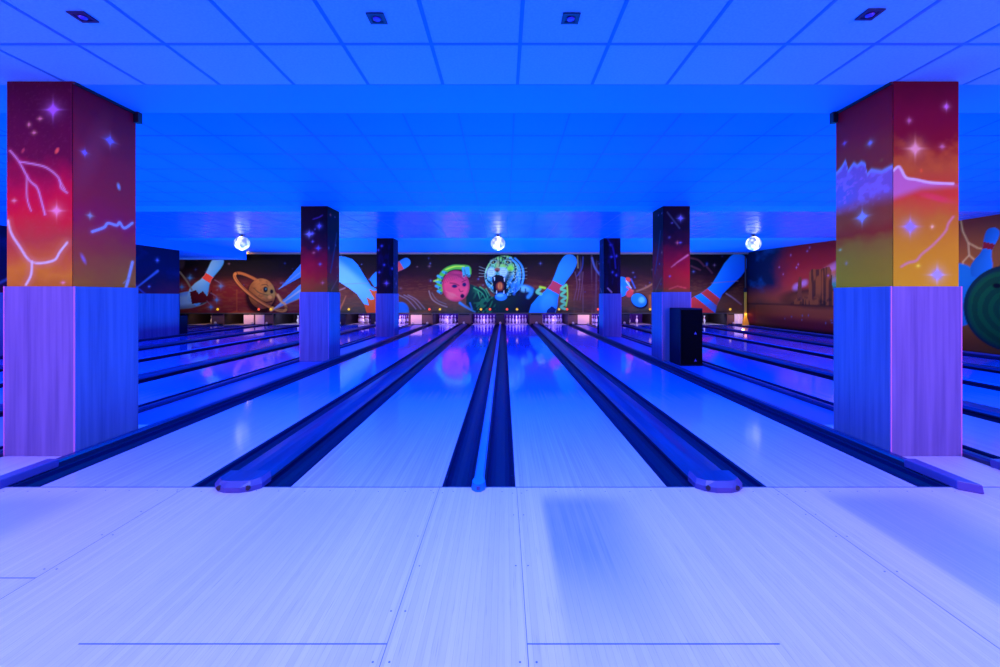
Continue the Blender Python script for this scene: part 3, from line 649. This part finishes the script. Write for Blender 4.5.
    for k in range(4): cv.line([(488, 270+k*2), (479, 266.5+k*3.4)], .45, (170, 190, 210), .5); cv.line([(508, 272+k*2), (527, 268+k*3.6)], .4, (190, 210, 230), .3)
    cv.line([(513, 285), (521, 287), (527, 288), (531, 290)], 5.5, (36, 120, 205), .9, 2.5); cv.line([(529, 289), (531, 293), (528, 297)], 3.6, (50, 140, 220), .8, 2)
    cv.ell(524, 289, 4.5, 3, (120, 200, 240), 10, 2.4, .6); cv.line([(516, 286), (514, 294)], 2.6, (30, 90, 200), .8, 1.5); cv.line([(520.5, 288), (519.5, 295)], 1.6, (6, 16, 70), .8); cv.line([(525.5, 289), (525.5, 297)], 1.6, (6, 16, 70), .8)
    # raised pin in the other paw
    cv.pin((573, 255), (535, 325), 13, (26, 120, 235), (24, 130, 240), ((.40, .52),), (165, 52, 92), 0)
    cv.blend(cv.ell(548, 303, 7, 9, None, 25, 4, .5, True)[0], (60, 160, 240)); cv.poly([(547, 310), (552, 306), (556, 309), (554, 315), (546, 315)], (8, 30, 110))
    cv.line([(540, 289), (537, 292), (541, 294)], 3, (90, 180, 150), 1, 1); cv.line([(540, 287), (545, 288)], 2, (170, 225, 60), .9)
    zz = [(566, 285), (561, 289), (565.5, 291), (561, 295), (566, 297.5), (561.5, 301), (565.5, 303.5), (561, 307), (565, 309)]
    cv.line(zz, 2.4, (90, 190, 160), 1, .8); cv.line([(567, 286), (567.5, 297), (566, 306)], 1.3, (150, 220, 90), .9)
    cv.line([(577.5, 256), (578, 268)], 1, (150, 140, 110), .7)
    for k in range(3): cv.line([(574+k*3, 300), (577+k*2.5, 285), (575+k*4, 272)], 1, (110, 80, 130), .45)
    cv.line([(592, 258), (595, 268), (601, 276)], 1.8, (80, 100, 190), .8); cv.line([(583, 257), (582, 268), (577, 276)], 1.2, (40, 60, 160), .7)
    # right side pins
    cv.ell(620, 287, 9.5, 10.5, (24, 120, 235), 30, .8); cv.ell(616, 290, 6, 6, (70, 160, 240), 30, 3, .7)
    cv.ell(628, 279.5, 2.8, 2.2, (225, 70, 80), 30, .8); cv.line([(626, 281), (631, 288)], 1, (210, 230, 250), .8); cv.line([(631, 279), (635, 288)], 1.2, (40, 90, 200), .9)
    cv.ell(629.5, 293.5, 3.4, 4.2, (215, 60, 80), 40, .8); cv.line([(627, 287), (633, 291)], 1.6, (225, 80, 90), .9)
    cv.ell(639.5, 301, 9, 7.6, (6, 10, 50), 30, 1); cv.ell(638.8, 300.2, 8, 6.4, (30, 130, 240), 30, .8); cv.ell(641.5, 300, 3, 3, (110, 195, 250), 30, 2, .9)
    cv.line([(637, 291), (645, 288), (654, 283)], 1.8, (150, 100, 90), .8); cv.line([(650, 296), (650, 308)], 2.4, (170, 90, 60), .7)
    for pts in ([(690, 258), (698, 260), (704, 266)], [(691, 266), (700, 270)], [(706, 266), (712, 273)]): cv.line(pts, 1.8, (80, 40, 70), .7)
    cv.ell(727, 279, 19, 11, (5, 4, 20), -50, 4, .8)
    cv.pin((744, 255.5), (683, 332), 17, (14, 110, 236), (24, 140, 235), ((.50, .575), (.645, .80)), (215, 56, 66), 0)
    cv.line([(711, 283), (738, 281)], .8, (120, 110, 170), .7)
    cv.line([(726, 293.5), (733, 298), (741, 304.5)], 1.4, (170, 130, 170), .7)
    cv.blend(smooth(715, 745, U)*smooth(290, 304, V)*(1-smooth(.5, .6, cv.U*0)), (110, 62, 46)) if False else None
    cv.ell(726, 306, 16, 5, (120, 66, 50), 0, 6, .6)
e = empty('painted_wall_panel', (mx(400), MASK, MZB))
pgo = paint_grid('painting', (-17.2, MASK-.012, MZT), (17.2+11.12, 0, 0), (0, 0, MZB-MZT), 1250, 120, paint_back, M['paint'], (1.45, 1.25, .58))
mb = MB(); mb.box(-17.2, 11.13, MASK-.01, MASK+.05, MZB, MZT); bo = mb.build('board', M['black'])
mb = MB(); mb.box(-17.2, 11.13, MASK-.05, MASK+.06, MZB-.035, MZB+.012); lb = mb.build('lower_edge', M['mask_edge'])
for o in (pgo, bo, lb): o.parent = e; o.matrix_parent_inverse = e.matrix_world.inverted(); o.location = Vector(o.location)-Vector(e.location)
tag(e, 'long airbrushed panel over the pins with roaring tiger, ringed planet and flying pins', 'mural')
mb = MB(); mb.box(mx(247), 11.13, MASK-.16, MASK-.02, MZT-.02, MZT+.058); tag(mb.build('light_ledge', M['topstrip']), 'thin pale pinkish ledge along the top of the tiger mural', 'ledge')

e = empty('ledge_lamp', (mx(250), MASK-.24, MZT+.02)); tag(e, 'small amber lamp at the left end of the pale ledge', 'lamp')
mb = MB(); mb.lathe([(.01, -.05), (.05, -.04), (.06, 0), (.05, .03), (.01, .035)], 12); mb.build('bulb', M['led_amber'], e, True)
d = bpy.data.lights.new('ledge_light', 'POINT'); d.energy = 1.6; d.color = (1, .55, .1); d.shadow_soft_size = .05
o = bpy.data.objects.new('ledge_light', d); o.location = (mx(252), MASK-.34, MZT); col.objects.link(o)

# ------------------------------------------------------------------ columns
def facefn(kind):
    def conv(pts, s): return pts
    def nl_front(cv):   # U 0..0.55 ; photo units 121/m from (8,82)
        cv.sm = True; cv.U = cv.U*121+8; cv.V = cv.V*121+82; U, V = cv.U, cv.V; n_ = fbm(U/16, V/16, 3)
        cv.grad([(82, (66, 0, 66)), (125, (90, 0, 78)), (155, (105, 0, 80)), (180, (175, 0, 90)), (200, (210, 5, 80)), (214, (215, 24, 70)), (240, (185, 60, 78)), (258, (200, 92, 66)), (272, (210, 118, 52)), (287, (190, 100, 50))], (n_-.5)*26)
        cv.blend(smooth(.62, .8, fbm(U/2, V/2, 5, 2))*.05, (200, 90, 170))
        for pts, wd in (([(11, 151), (20, 162), (30, 180), (38, 188), (42, 200), (46, 215)], 1.5), ([(20, 162), (42, 166), (52, 171), (60, 179), (62, 188), (68, 193)], 1.4), ([(28, 176), (28, 198), (32, 211)], 1.1), ([(60, 180), (66, 190)], 1)):
            cv.line(pts, wd*3, (200, 60, 160), .35, 4); cv.line(pts, wd, (220, 150, 220), .9, 1)
        for pts in ([(9, 221), (12, 233), (20, 246), (33, 262.5), (54, 261), (61, 252), (68, 243)], [(33, 262), (32, 275), (27, 285)]):
            cv.line(pts, 8, (210, 120, 150), .4, 6); cv.line(pts, 1.8, (225, 205, 235), .95, 1.6)
        cv.star(54, 110, 11, (190, 110, 240), .9); cv.star(57.5, 211, 9, (255, 140, 200), .9); cv.ell(58, 151, 1.6, 3, (250, 90, 110), 25, 1); cv.ell(24, 151, 1.2, 2.4, (190, 60, 110), 25, 1)
        for x, y in ((15, 201), (35, 133), (64, 283), (41, 119), (30, 125)): cv.star(x, y, 3, (240, 140, 190), .8)
    def nl_side(cv):    # along 0..0.58 from front to back edge
        cv.sm = True; U, V = cv.U*98+75, cv.V*112+90; cv.U = U; cv.V = V; n_ = fbm(U/14, V/14, 7)
        cv.grad([(90, (86, 0, 92)), (150, (112, 16, 96)), (190, (128, 30, 96)), (215, (128, 24, 120)), (240, (150, 62, 92)), (262, (160, 90, 80)), (285, (160, 108, 60))], (n_-.5)*24)
        cv.ell(92, 150, 8, 34, (120, 70, 150), 18, 10, .35)
        cv.star(109, 131, 8, (200, 140, 245), .95); cv.star(85, 152, 5, (180, 130, 245), .9); cv.ell(118, 175, 1.6, 3.5, (220, 170, 220), -12, 1.4)
        cv.star(90, 211, 4, (230, 170, 210), .9); cv.ell(84, 253, 1.4, 5, (170, 120, 220), -25, 1.5, .9)
        cv.line([(92, 226), (103, 220), (107, 215), (116, 215.5), (119, 212), (124, 217), (133, 210)], 6, (130, 70, 180), .5, 5); cv.line([(92, 226), (103, 220), (107, 215), (116, 215.5), (119, 212), (124, 217), (133, 210)], 2.2, (200, 190, 245), .95, 1.6)
        cv.line([(133, 252), (130, 264), (128, 272), (124, 285)], 3, (170, 180, 240), .95, 2); cv.line([(129, 269), (123, 275)], 1.4, (190, 150, 190), .8)
    def nr_front(cv):   # U 0..0.54 from x=893
        cv.sm = True; cv.U = cv.U*121+892; cv.V = cv.V*121+82; U, V = cv.U, cv.V; n_ = fbm(U/14, V/14, 13)
        cv.grad([(82, (88, 0, 58)), (118, (120, 0, 66)), (140, (130, 4, 56)), (150, (160, 40, 48)), (165, (190, 84, 56)), (185, (200, 70, 60)), (196, (215, 60, 62)), (206, (206, 84, 60)), (220, (196, 110, 50)), (250, (210, 138, 40)), (287, (215, 150, 38))], (n_-.5)*14)
        cv.blend(smooth(130, 145, V)*(1-smooth(170, 178, V))*smooth(.35, .75, fbm(U/9, V/9, 3))*.35, (210, 100, 50))
        top = np.interp(U, [892, 897, 900, 905, 915, 930, 956], [171, 167, 170, 178, 180, 182, 184.5]); bt = np.interp(U, [892, 920, 956], [200, 190, 187])
        k = smooth(-1, 1.5, V-top)*(1-smooth(0, 10, V-bt+6)); cv.blend(k*.85, (200, 110, 200)); cv.line([(892, 171), (897, 167), (900, 170), (905, 178), (915, 180), (930, 183), (952, 184)], 2.2, (235, 205, 235), .95, 1.6)
        cv.ell(934, 198, 16, 3, (235, 60, 120), 14, 3, .6)
        for x, y, r_, c_ in ((914, 149, 11, (255, 170, 190)), (909, 227, 10, (190, 160, 255)), (936, 275, 10, (210, 190, 255)), (945, 107, 5, (220, 130, 230)), (908, 121, 4, (210, 110, 190)), (941, 147, 4, (210, 120, 180)), (931, 227, 3, (255, 190, 180)), (920, 171, 2.5, (255, 90, 60)), (917, 266, 3, (255, 220, 90))): cv.star(x, y, r_, c_, .95)
        for (x, y) in ((909, 227), (936, 275)): cv.ell(x, y, 5, 5, (90, 70, 200), 0, 4, .4)
        cv.line([(900, 267), (907, 263), (915, 261), (920, 255), (932, 245), (944, 232), (947, 224), (952, 217)], 2.2, (215, 130, 170), .85, 1.8)
    def nr_side(cv):    # U from back (left in view) to front, 0..0.58
        cv.sm = True; U, V = cv.U*92+836, cv.V*112+90; cv.U = U; cv.V = V; n_ = fbm(U/14, V/12, 17)
        cv.grad([(90, (100, 0, 84)), (125, (112, 6, 80)), (145, (132, 40, 72)), (165, (135, 50, 66)), (195, (140, 62, 70)), (212, (140, 74, 66)), (224, (112, 52, 44)), (234, (190, 116, 56)), (252, (178, 136, 50)), (285, (176, 150, 42))], (n_-.5)*14)
        top = np.interp(U, [836, 842, 847, 850, 856, 860, 864, 868, 870, 874, 878, 884, 894], [156, 152, 146, 158, 152, 156, 154, 157, 168, 165, 167, 170, 168])
        k = smooth(-1.2, 1.2, V-top)*(1-smooth(186, 206, V)); cv.blend(k*.9, (104, 110, 215)); cv.blend(k*smooth(870, 840, U)*smooth(158, 176, V)*.5, (20, 120, 220)); cv.blend(k*smooth(.5, .7, fbm(U/6, V/5, 23))*.5, (170, 140, 235))
        cv.blend(np.exp(-((V-top)/2.2)**2)*.8, (205, 180, 240))
        cv.star(865, 209, 9, (195, 180, 255), .95)
        for x, y, r_, c_ in ((846, 127, 4, (170, 100, 220)), (873, 138, 5, (190, 160, 235)), (884, 159, 2.5, (255, 90, 80)), (841, 239, 2.5, (230, 200, 180)), (848, 254, 3, (220, 150, 170))): cv.star(x, y, r_, c_, .9)
    def mid(left, side):
        def fn(cv):
            L = cv.U.max(); U = cv.U/L*26; V = cv.V*49.5+206; cv.U = U; cv.V = V; n_ = fbm(U/8, V/8, 19+left*3+side)
            cv.grad([(206, (6, 4, 34)), (232, (8, 6, 44)), (246, (44, 6, 50)), (258, (110, 8, 54)), (266, (140, 14, 52)), (276, (150, 34, 44)), (284, (140, 62, 40)), (293, (120, 72, 36))], (n_-.5)*12+(4 if not left else 0))
            if not left: cv.blend(smooth(262, 276, V)*(1-smooth(286, 292, V))*.6, (180, 8, 50))
            r0 = np.random.RandomState(left*7+side*3+1)
            for k in range(6): cv.star(r0.uniform(2, 24), r0.uniform(212, 285), r0.uniform(1.3, 2.4), (90, 110, 220) if k % 3 else (200, 120, 150), .6)
            if left and not side: cv.line([(12, 219), (18, 217), (21, 215)], 1.2, (60, 50, 160), .8); cv.star(8, 234, 4, (120, 160, 250), 1); cv.star(18, 226, 3.6, (90, 120, 240), 1); cv.star(17, 248, 3, (80, 100, 220), 1)
            if not left and not side: cv.line([(4, 212), (10, 220), (16, 228)], 1.2, (60, 90, 130), .8); cv.line([(24, 255), (14, 262), (8, 267)], 1.6, (225, 130, 170), .9, 1.4, True); cv.star(17, 218, 3.6, (110, 150, 250), 1); cv.line([(6, 289), (14, 286), (22, 288)], 1.3, (220, 90, 90), .7)
            if side: cv.line([(20, 230), (16, 245), (10, 262), (6, 272)], 2.2, (40, 80, 160), .6); cv.line([(22, 278), (8, 290)], 2, (200, 90, 110), .7)
        return fn
    def far(left, side):
        def fn(cv):
            L = cv.U.max(); U = cv.U/L*17; V = cv.V*31+238; cv.U = U; cv.V = V; n_ = fbm(U/4, V/7, 29+left+side*2)
            cv.grad([(238, (5, 4, 34)), (270, (8, 5, 40)), (293, (26, 5, 40))], (n_-.5)*8)
            cv.blend(smooth(.5, .8, fbm(U/3, V/9, 33+left))*.5, (14, 16, 110))
            r0 = np.random.RandomState(left*5+side+40)
            for k in range(5): cv.star(r0.uniform(1, 16), r0.uniform(242, 290), 2, (60, 80, 220), .8)
            if not left: cv.line([(4, 239), (9, 247), (11, 256), (12, 268)], 1.5, (30, 40, 160), .8); cv.line([(4, 288), (8, 292)], 1.2, (190, 150, 200), .8)
            if left: cv.star(10, 283, 3, (150, 110, 220), .9)
            if side: cv.blend(.5+0*V, (24, 26, 110))
        return fn
    return {'nl_front': nl_front, 'nl_side': nl_side, 'nr_front': nr_front, 'nr_side': nr_side,
            'ml_front': mid(1, 0), 'ml_side': mid(1, 1), 'mr_front': mid(0, 0), 'mr_side': mid(0, 1),
            'fl_front': far(1, 0), 'fl_side': far(1, 1), 'fr_front': far(0, 0), 'fr_side': far(0, 1)}[kind]
cols = [('nl', -1, 3.69, 3.096, 'nearest left square column, lightning painted on crimson sky above wood cladding'),
        ('nr', 1, 3.69, 3.096, 'nearest right square column, cloud and orange sunset painted above wood cladding'),
        ('ml', -1, 9.03, 3.14, 'middle column of the left row, night sky fading to red above blue cladding'),
        ('mr', 1, 9.03, 3.14, 'middle column of the right row, standing behind the tall black loudspeaker'),
        ('fl', -1, 14.4, 3.188, 'farthest column of the left row, dark navy above blue cladding'),
        ('fr', 1, 14.4, 3.188, 'farthest column of the right row, dark navy with a curved blue streak')]
GC = {'n': (.50, 1.02, .34), 'm': (1.9, 1.1, .55), 'f': (1.7, 1.1, .6)}; GS = {'n': (5.6, .95, .19), 'm': (3.0, 1.0, .4), 'f': (2.0, 1.1, .6)}
for key, sd, y0, ztop, lab in cols:
    xc = X0+sd*3.66; e = empty('column', (xc, y0+.3, 0)); tag(e, lab, 'column')
    hw, hd, ZS = .290, .30, 1.404
    mb = MB(); mb.box(-hw, hw, -hd, hd+.045, .002, ZS); mb.build('wood_cladding', M['laminate'], e, bevel=.002)
    mb = MB()
    for sx in (-1, 1): mb.box(sx*hw-.004, sx*hw+.004, -hd-.004, -hd+.006, .003, ZS+.001)
    mb.build('corner_trim', M['laminate_edge'], e)
    h2, d2 = .27, .295; d3 = .335
    mb = MB(); mb.box(-h2+.002, h2-.002, -d2+.0, d3, ZS, ztop); sh = mb.build('shaft', M['black'], e)
    res = 1.0 if key[0] == 'n' else .55
    nu = int(48*res)+6; nv = int(150*res)+10; H = ztop-ZS
    G = GC[key[0]]; G2 = GS[key[0]]
    paint_grid('front_painting', (-h2, -d2-.003, ztop), (2*h2, 0, 0), (0, 0, -H), nu, nv, facefn(key+'_front'), M['paint'], G, e)
    if sd < 0:
        paint_grid('inner_painting', (h2+.002, -d2, ztop), (0, d2+d3, 0), (0, 0, -H), nu, nv, facefn(key+'_side'), M['paint'], G2, e)
        paint_grid('outer_painting', (-h2-.002, d3, ztop), (0, -d2-d3, 0), (0, 0, -H), nu, nv, facefn(key+'_side'), M['paint'], G2, e)
    else:
        paint_grid('inner_painting', (-h2-.002, d3, ztop), (0, -d2-d3, 0), (0, 0, -H), nu, nv, facefn(key+'_side'), M['paint'], G2, e)
        paint_grid('outer_painting', (h2+.002, -d2, ztop), (0, d2+d3, 0), (0, 0, -H), nu, nv, facefn(key+'_side'), M['paint'], G2, e)
    if key[0] == 'n':
        mb = MB(); xi = -sd*h2
        mb.box(min(xi, xi-sd*.018), max(xi, xi-sd*.018), -d2, d3, ztop-.02, ztop); mb.build('top_trim', M['black'], e)
        mb = MB(); mb.box(min(xi, xi-sd*.05), max(xi, xi-sd*.05), d3-.03, d3+.02, ztop-.10, ztop-.0); mb.build('bracket', M['black'], e)

# ------------------------------------------------------------------ pin decks, machines
pm = MB()
prof = [(.0254, 0), (.0286, .02), (.045, .07), (.0585, .115), (.0605, .125), (.0585, .15), (.049, .19), (.0375, .22), (.0275, .245), (.0235, .262), (.0232, .275), (.0245, .298), (.030, .325), (.0323, .343), (.030, .362), (.018, .378), (.003, .381)]
mis = [1 if .24 < prof[i][1] < .275 else 0 for i in range(len(prof)-1)]
pm.lathe(prof, 14, mis=mis+[0]); pin0 = pm.build('bowling_pin', [M['pin'], M['pinred']], smooth=True)
used = [False]
def put_pin(x, y, label, group):
    if used[0]: o = pin0.copy(); col.objects.link(o)
    else: o = pin0; used[0] = True
    o.location = (x, y, .0015); o.rotation_euler = (0, 0, random.uniform(0, 6)); tag(o, label, 'bowling pin', group)
full = {4: 10, 5: 10, 6: 10, 7: 10, 8: 10, 9: 10, 10: 10}
two = {0: (-14.12, -13.85, 'warm-lit'), 2: (-9.95, -9.68, 'bright'), 13: (9.40, 9.68, 'bright'), 11: (6.05, 6.42, 'dim violet-lit')}
for i, (a, b_, ph) in enumerate(lanes):
    c_ = X0+(a+b_)/2
    if i in full:
        for r_ in range(4):
            for k in range(r_+1):
                put_pin(c_+(k-r_/2)*.3048, 21.35+r_*.264, 'white pin, red neck band, full rack of the '+ph, 'full rack on the '+ph)
    if i in two:
        for k, xx in enumerate(two[i][:2]):
            put_pin(xx, 21.6, '%s pin, %s of only two on the %s' % (two[i][2], ('left', 'right')[k], ph), None)
    # folded curtain at the back of the pit
    mb = MB(); n = 24; vs = []
    for k in range(n+1):
        x = a+X0-.1+(b_-a+.2)*k/n; y = 22.55+.03*math.sin(k*1.7)
        vs += [(x, y, -.05), (x, y, .62)]
    vs2 = [(x, y+.015, z) for x, y, z in vs]; L = len(vs)
    fs = [(2*k, 2*k+2, 2*k+3, 2*k+1) for k in range(n)]+[(L+2*k, L+2*k+1, L+2*k+3, L+2*k+2) for k in range(n)]
    mb.add(vs+vs2, fs); tag(mb.build('pit_curtain', mat('curtain_%d' % i, (.12, .03, .45) if 4 <= i <= 12 else (.02, .012, .02), .8)), 'dark curtain behind the pin deck of the '+ph, 'curtain')
    # lamp inside the machine over the pins
    if 5 <= i <= 10: pw, cl = 21, (.30, .19, 1.0)
    elif i in (4, 11): pw, cl = 8, (.6, .4, 1.0)
    elif i in (2, 13): pw, cl = 9, (.6, .6, 1.0)
    elif i == 3 or i == 12: pw, cl = 6, (.5, .4, 1.0)
    else: pw, cl = 4, (1.0, .55, .3)
    if 5 <= i <= 10: area('deck_lamp', (c_, 20.85, .52), (R(52), 0, 0), .9, .06, pw, cl)
    else: area('deck_lamp', (c_, 20.85, .52), (R(45), 0, 0), .9, .06, pw, cl)
# division walls of the machines
gaps = [(-17.0, -14.39, 'beyond the last lane on the far left', 'brown'), (-13.34, -12.64, 'between the two lanes past the left partition', 'brown'),
        (-11.59, -10.37, 'past the end of the left partition wall', 'brown'), (-9.32, -8.62, 'in line with the farthest left wide divider', 'black'), (-7.574, -7.066, 'in line with the left narrow divider', 'black'),
        (-6.016, -5.323, 'in line with the wide divider left of the left columns', 'black'), (-4.273, -3.047, 'in line with the left row of columns', 'brown'),
        (-2.004, -1.304, 'in line with the wide divider left of the central pair', 'brown'), (-.2556, .2556, 'in line with the central narrow divider', 'black'), (1.304, 2.004, 'in line with the wide divider right of the central pair', 'brown'),
        (3.047, 4.273, 'in line with the right row of columns', 'brown'), (5.323, 6.016, 'in line with the wide divider right of the right columns', 'black'), (7.066, 7.574, 'in line with the right narrow divider', 'black'),
        (8.62, 9.32, 'in line with the wide divider nearest the desert wall', 'black'), (10.37, 11.25, 'in the corner beside the desert wall', 'brown')]
for a, b_, ph, c_ in gaps:
    e = empty('machine_partition', (X0+(a+b_)/2, MASK, 0)); hw = (b_-a)/2-.06
    y1 = 1.98
    mb = MB(); mb.box(-hw, hw, .08, y1, .002, .50); mb.build('side_board', M['pit_dark'], e)
    mb = MB()
    mb.box(-hw, -hw+.05, .05, .08, .002, .50); mb.box(hw-.05, hw, .05, .08, .002, .50); mb.box(-hw+.05, hw-.05, .06, .08, .06, .46)
    mb.build('front_board', M['brown'] if c_ == 'brown' else M['black'], e)
    tag(e, 'dark machine partition between pin decks, '+ph, 'partition')
def pale(x0, x1, z0, z1, label, y=MASK+.03):
    mb = MB(); mb.box(x0, x1, y-.02, y+.012, z0, z1); o = mb.build('access_panel', M['whitepanel'], bevel=.004); tag(o, label, 'panel')
pale(mx(410.7), mx(421.7), .03, .46, 'pale peach access panel at the far end, left of the left wide divider')
pale(mx(577.8), mx(589.4), .03, .46, 'pale peach access panel at the far end, beside the right far column')
pale(mx(243.5), mx(253.5), .03, .46, 'pale access panel below the ringed planet, left one of two')
pale(mx(255.2), mx(264), .03, .46, 'pale access panel below the ringed planet, right one of two')
# bright sheet hanging by the right corner
mb = MB(); n = 10; vs = []
for k in range(n+1): x = mx(735)+(mx(743.5)-mx(735))*k/n; vs += [(x, MASK+.04+.015*math.sin(k*1.9), .05), (x, MASK+.04+.015*math.sin(k*1.9+.4), .5)]
L = len(vs); mb.add(vs+[(x, y+.01, z) for x, y, z in vs], [(2*k, 2*k+2, 2*k+3, 2*k+1) for k in range(n)]+[(L+2*k, L+2*k+1, L+2*k+3, L+2*k+2) for k in range(n)])
tag(mb.build('hanging_sheet', M['pin']), 'pale wrinkled sheet hanging at the machine next to the yellow post', 'sheet')
# indicator lamps on the lower edge of the painted panel
leds = [(218, 'y'), (259, 'r'), (271, 'y'), (349, 'y'), (429.5, 'r'), (440, 'y'), (481, 'y'), (490, 'r'), (507, 'r'), (517, 'y'), (559, 'y'), (567, 'r'), (598, 'r'), (650, 'y'), (730, 'y')]
ldesc = ['below the flying pins at far left', 'directly below the ringed planet', 'below the tip of the planet ring', 'below the big blue falling pin', 'left below the pink ball', 'below the pink ball', 'under the left arm of the tiger', 'under the green fur', 'just right of the tiger jaw', 'right of centre under the tiger', 'left under the right paw', 'right under the right paw', 'beside the right far column', 'left of the middle right column', 'below the big striped pin at right']
for (px, c_), d_ in zip(leds, ldesc):
    mb = MB(); x = mx(px); z = mz(309.3)
    mb.lathe([(.055, 0), (.055, .012), (.045, .03), (.02, .04), (.002, .042)], 12)
    o = mb.build('indicator_lamp', M['led_red' if c_ == 'r' else 'led_yel'], smooth=True); o.location = (x, MASK-.015, z); o.rotation_euler = (R(90), 0, 0)
    tag(o, 'small glowing %s lamp on the mural edge, %s' % ('red' if c_ == 'r' else 'yellow', d_), 'indicator lamp')
# yellow post in the corner
e = empty('corner_post', (10.98, 20.33, 0)); tag(e, 'yellow post with flared foot in the corner between the murals', 'post')
mb = MB(); mb.box(-.05, .05, -.03, .03, .3, 1.62); mb.build('lower_post', M['yellow'], e, bevel=.006)
mb = MB(); mb.hexa([(-.14, -.05, .001), (.15, -.05, .001), (.15, .05, .001), (-.14, .05, .001)], [(-.05, -.03, .42), (.05, -.03, .42), (.05, .03, .42), (-.05, .03, .42)]); mb.build('foot', M['yellow'], e)
mb = MB(); mb.box(-.022, .022, -.02, .02, 1.62, 3.1); mb.build('upper_post', M['mask_edge'], e)
mb = MB(); mb.box(-.06, .06, -.04, .04, 1.5, 1.7); mb.build('clamp', M['black'], e)

# ------------------------------------------------------------------ globe lamps
for px, ph in ((242, 'left of the three, over the ringed planet side'), (498, 'middle of the three, above the tiger'), (753.5, 'right of the three, near the corner post')):
    s_ = 447/13.6; e = empty('globe_lamp', ((px-504)/s_, 13.6, 2.925))
    mb = MB(); mb.lathe([(0.213*math.sin(math.pi*k/16)+.001, -0.213*math.cos(math.pi*k/16)) for k in range(17)], 28); mb.build('globe', M['globe'], e, True)
    mb = MB(); mb.lathe([(.03, .20), (.03, .25)], 14); mb.lathe([(.09, .25), (.08, .262)], 18); mb.build('ceiling_mount', M['black'], e)
    tag(e, 'bright white globe lamp on the ceiling, '+ph, 'globe lamp')
# recessed spotlights in the front ceiling
for x, y, ph in ((-2.67, 2.834, 'leftmost of four'), (-.81, 2.85, 'second from left of four'), (.425, 2.85, 'third from left of four'), (2.30, 2.81, 'rightmost of four')):
    e = empty('recessed_spotlight', (x, y, 3.10)); tag(e, 'small square recessed ceiling spotlight, dark framed, '+ph, 'spotlight')
    mb = MB()
    for a in ((-.055, .055, -.055, -.035), (-.055, .055, .035, .055), (-.055, -.035, -.035, .035), (.035, .055, -.035, .035)): mb.box(a[0], a[1], a[2], a[3], -.010, -.0035)
    mb.box(-.037, .037, -.037, .037, -.005, -.0036); mb.build('frame', M['spot_frame'], e)
    mb = MB(); mb.lathe([(.027, -.009), (.022, -.014), (.008, -.016)], 18); mb.build('lens', M['spot_lens'], e, True)

# ------------------------------------------------------------------ loudspeakers
def speaker(x0, x1, y0, y1, h, label, badges=()):
    e = empty('loudspeaker', ((x0+x1)/2, (y0+y1)/2, .0015)); hw = (x1-x0)/2; hd = (y1-y0)/2
    mb = MB(); mb.box(-hw, hw, -hd+.02, hd, 0, h); mb.build('cabinet', M['speaker'], e, bevel=.012)
    nn = 1
    for k in range(nn):
        za = .03+k*(h-.03)/nn; zb = za+(h-.03)/nn-.03
        mb = MB(); mb.box(-hw+.015, hw-.015, -hd+.002, -hd+.018, za, zb); mb.build('grille', M['grille'], e, bevel=.006)
    for bz in badges:
        mb = MB(); mb.add([(.045, -hd, bz-.022), (.095, -hd, bz-.022), (.07, -hd, bz+.03), (.045, -hd-.004, bz-.022), (.095, -hd-.004, bz-.022), (.07, -hd-.004, bz+.03)], [(0, 1, 2), (3, 5, 4), (0, 3, 4, 1), (1, 4, 5, 2), (2, 5, 3, 0)]); mb.build('badge', M['badge'], e)
    tag(e, label, 'loudspeaker'); return e
speaker(3.33, 3.76, 8.44, 9.0, 1.09, 'tall black loudspeaker in front of the middle right column', (.62, .11))
speaker(3.30, 3.62, 15.3, 15.8, .62, 'small black loudspeaker just behind the farthest right column')
speaker(-11.32, -11.04, 15.2, 15.6, .64, 'small black cabinet at the end of the left partition wall')
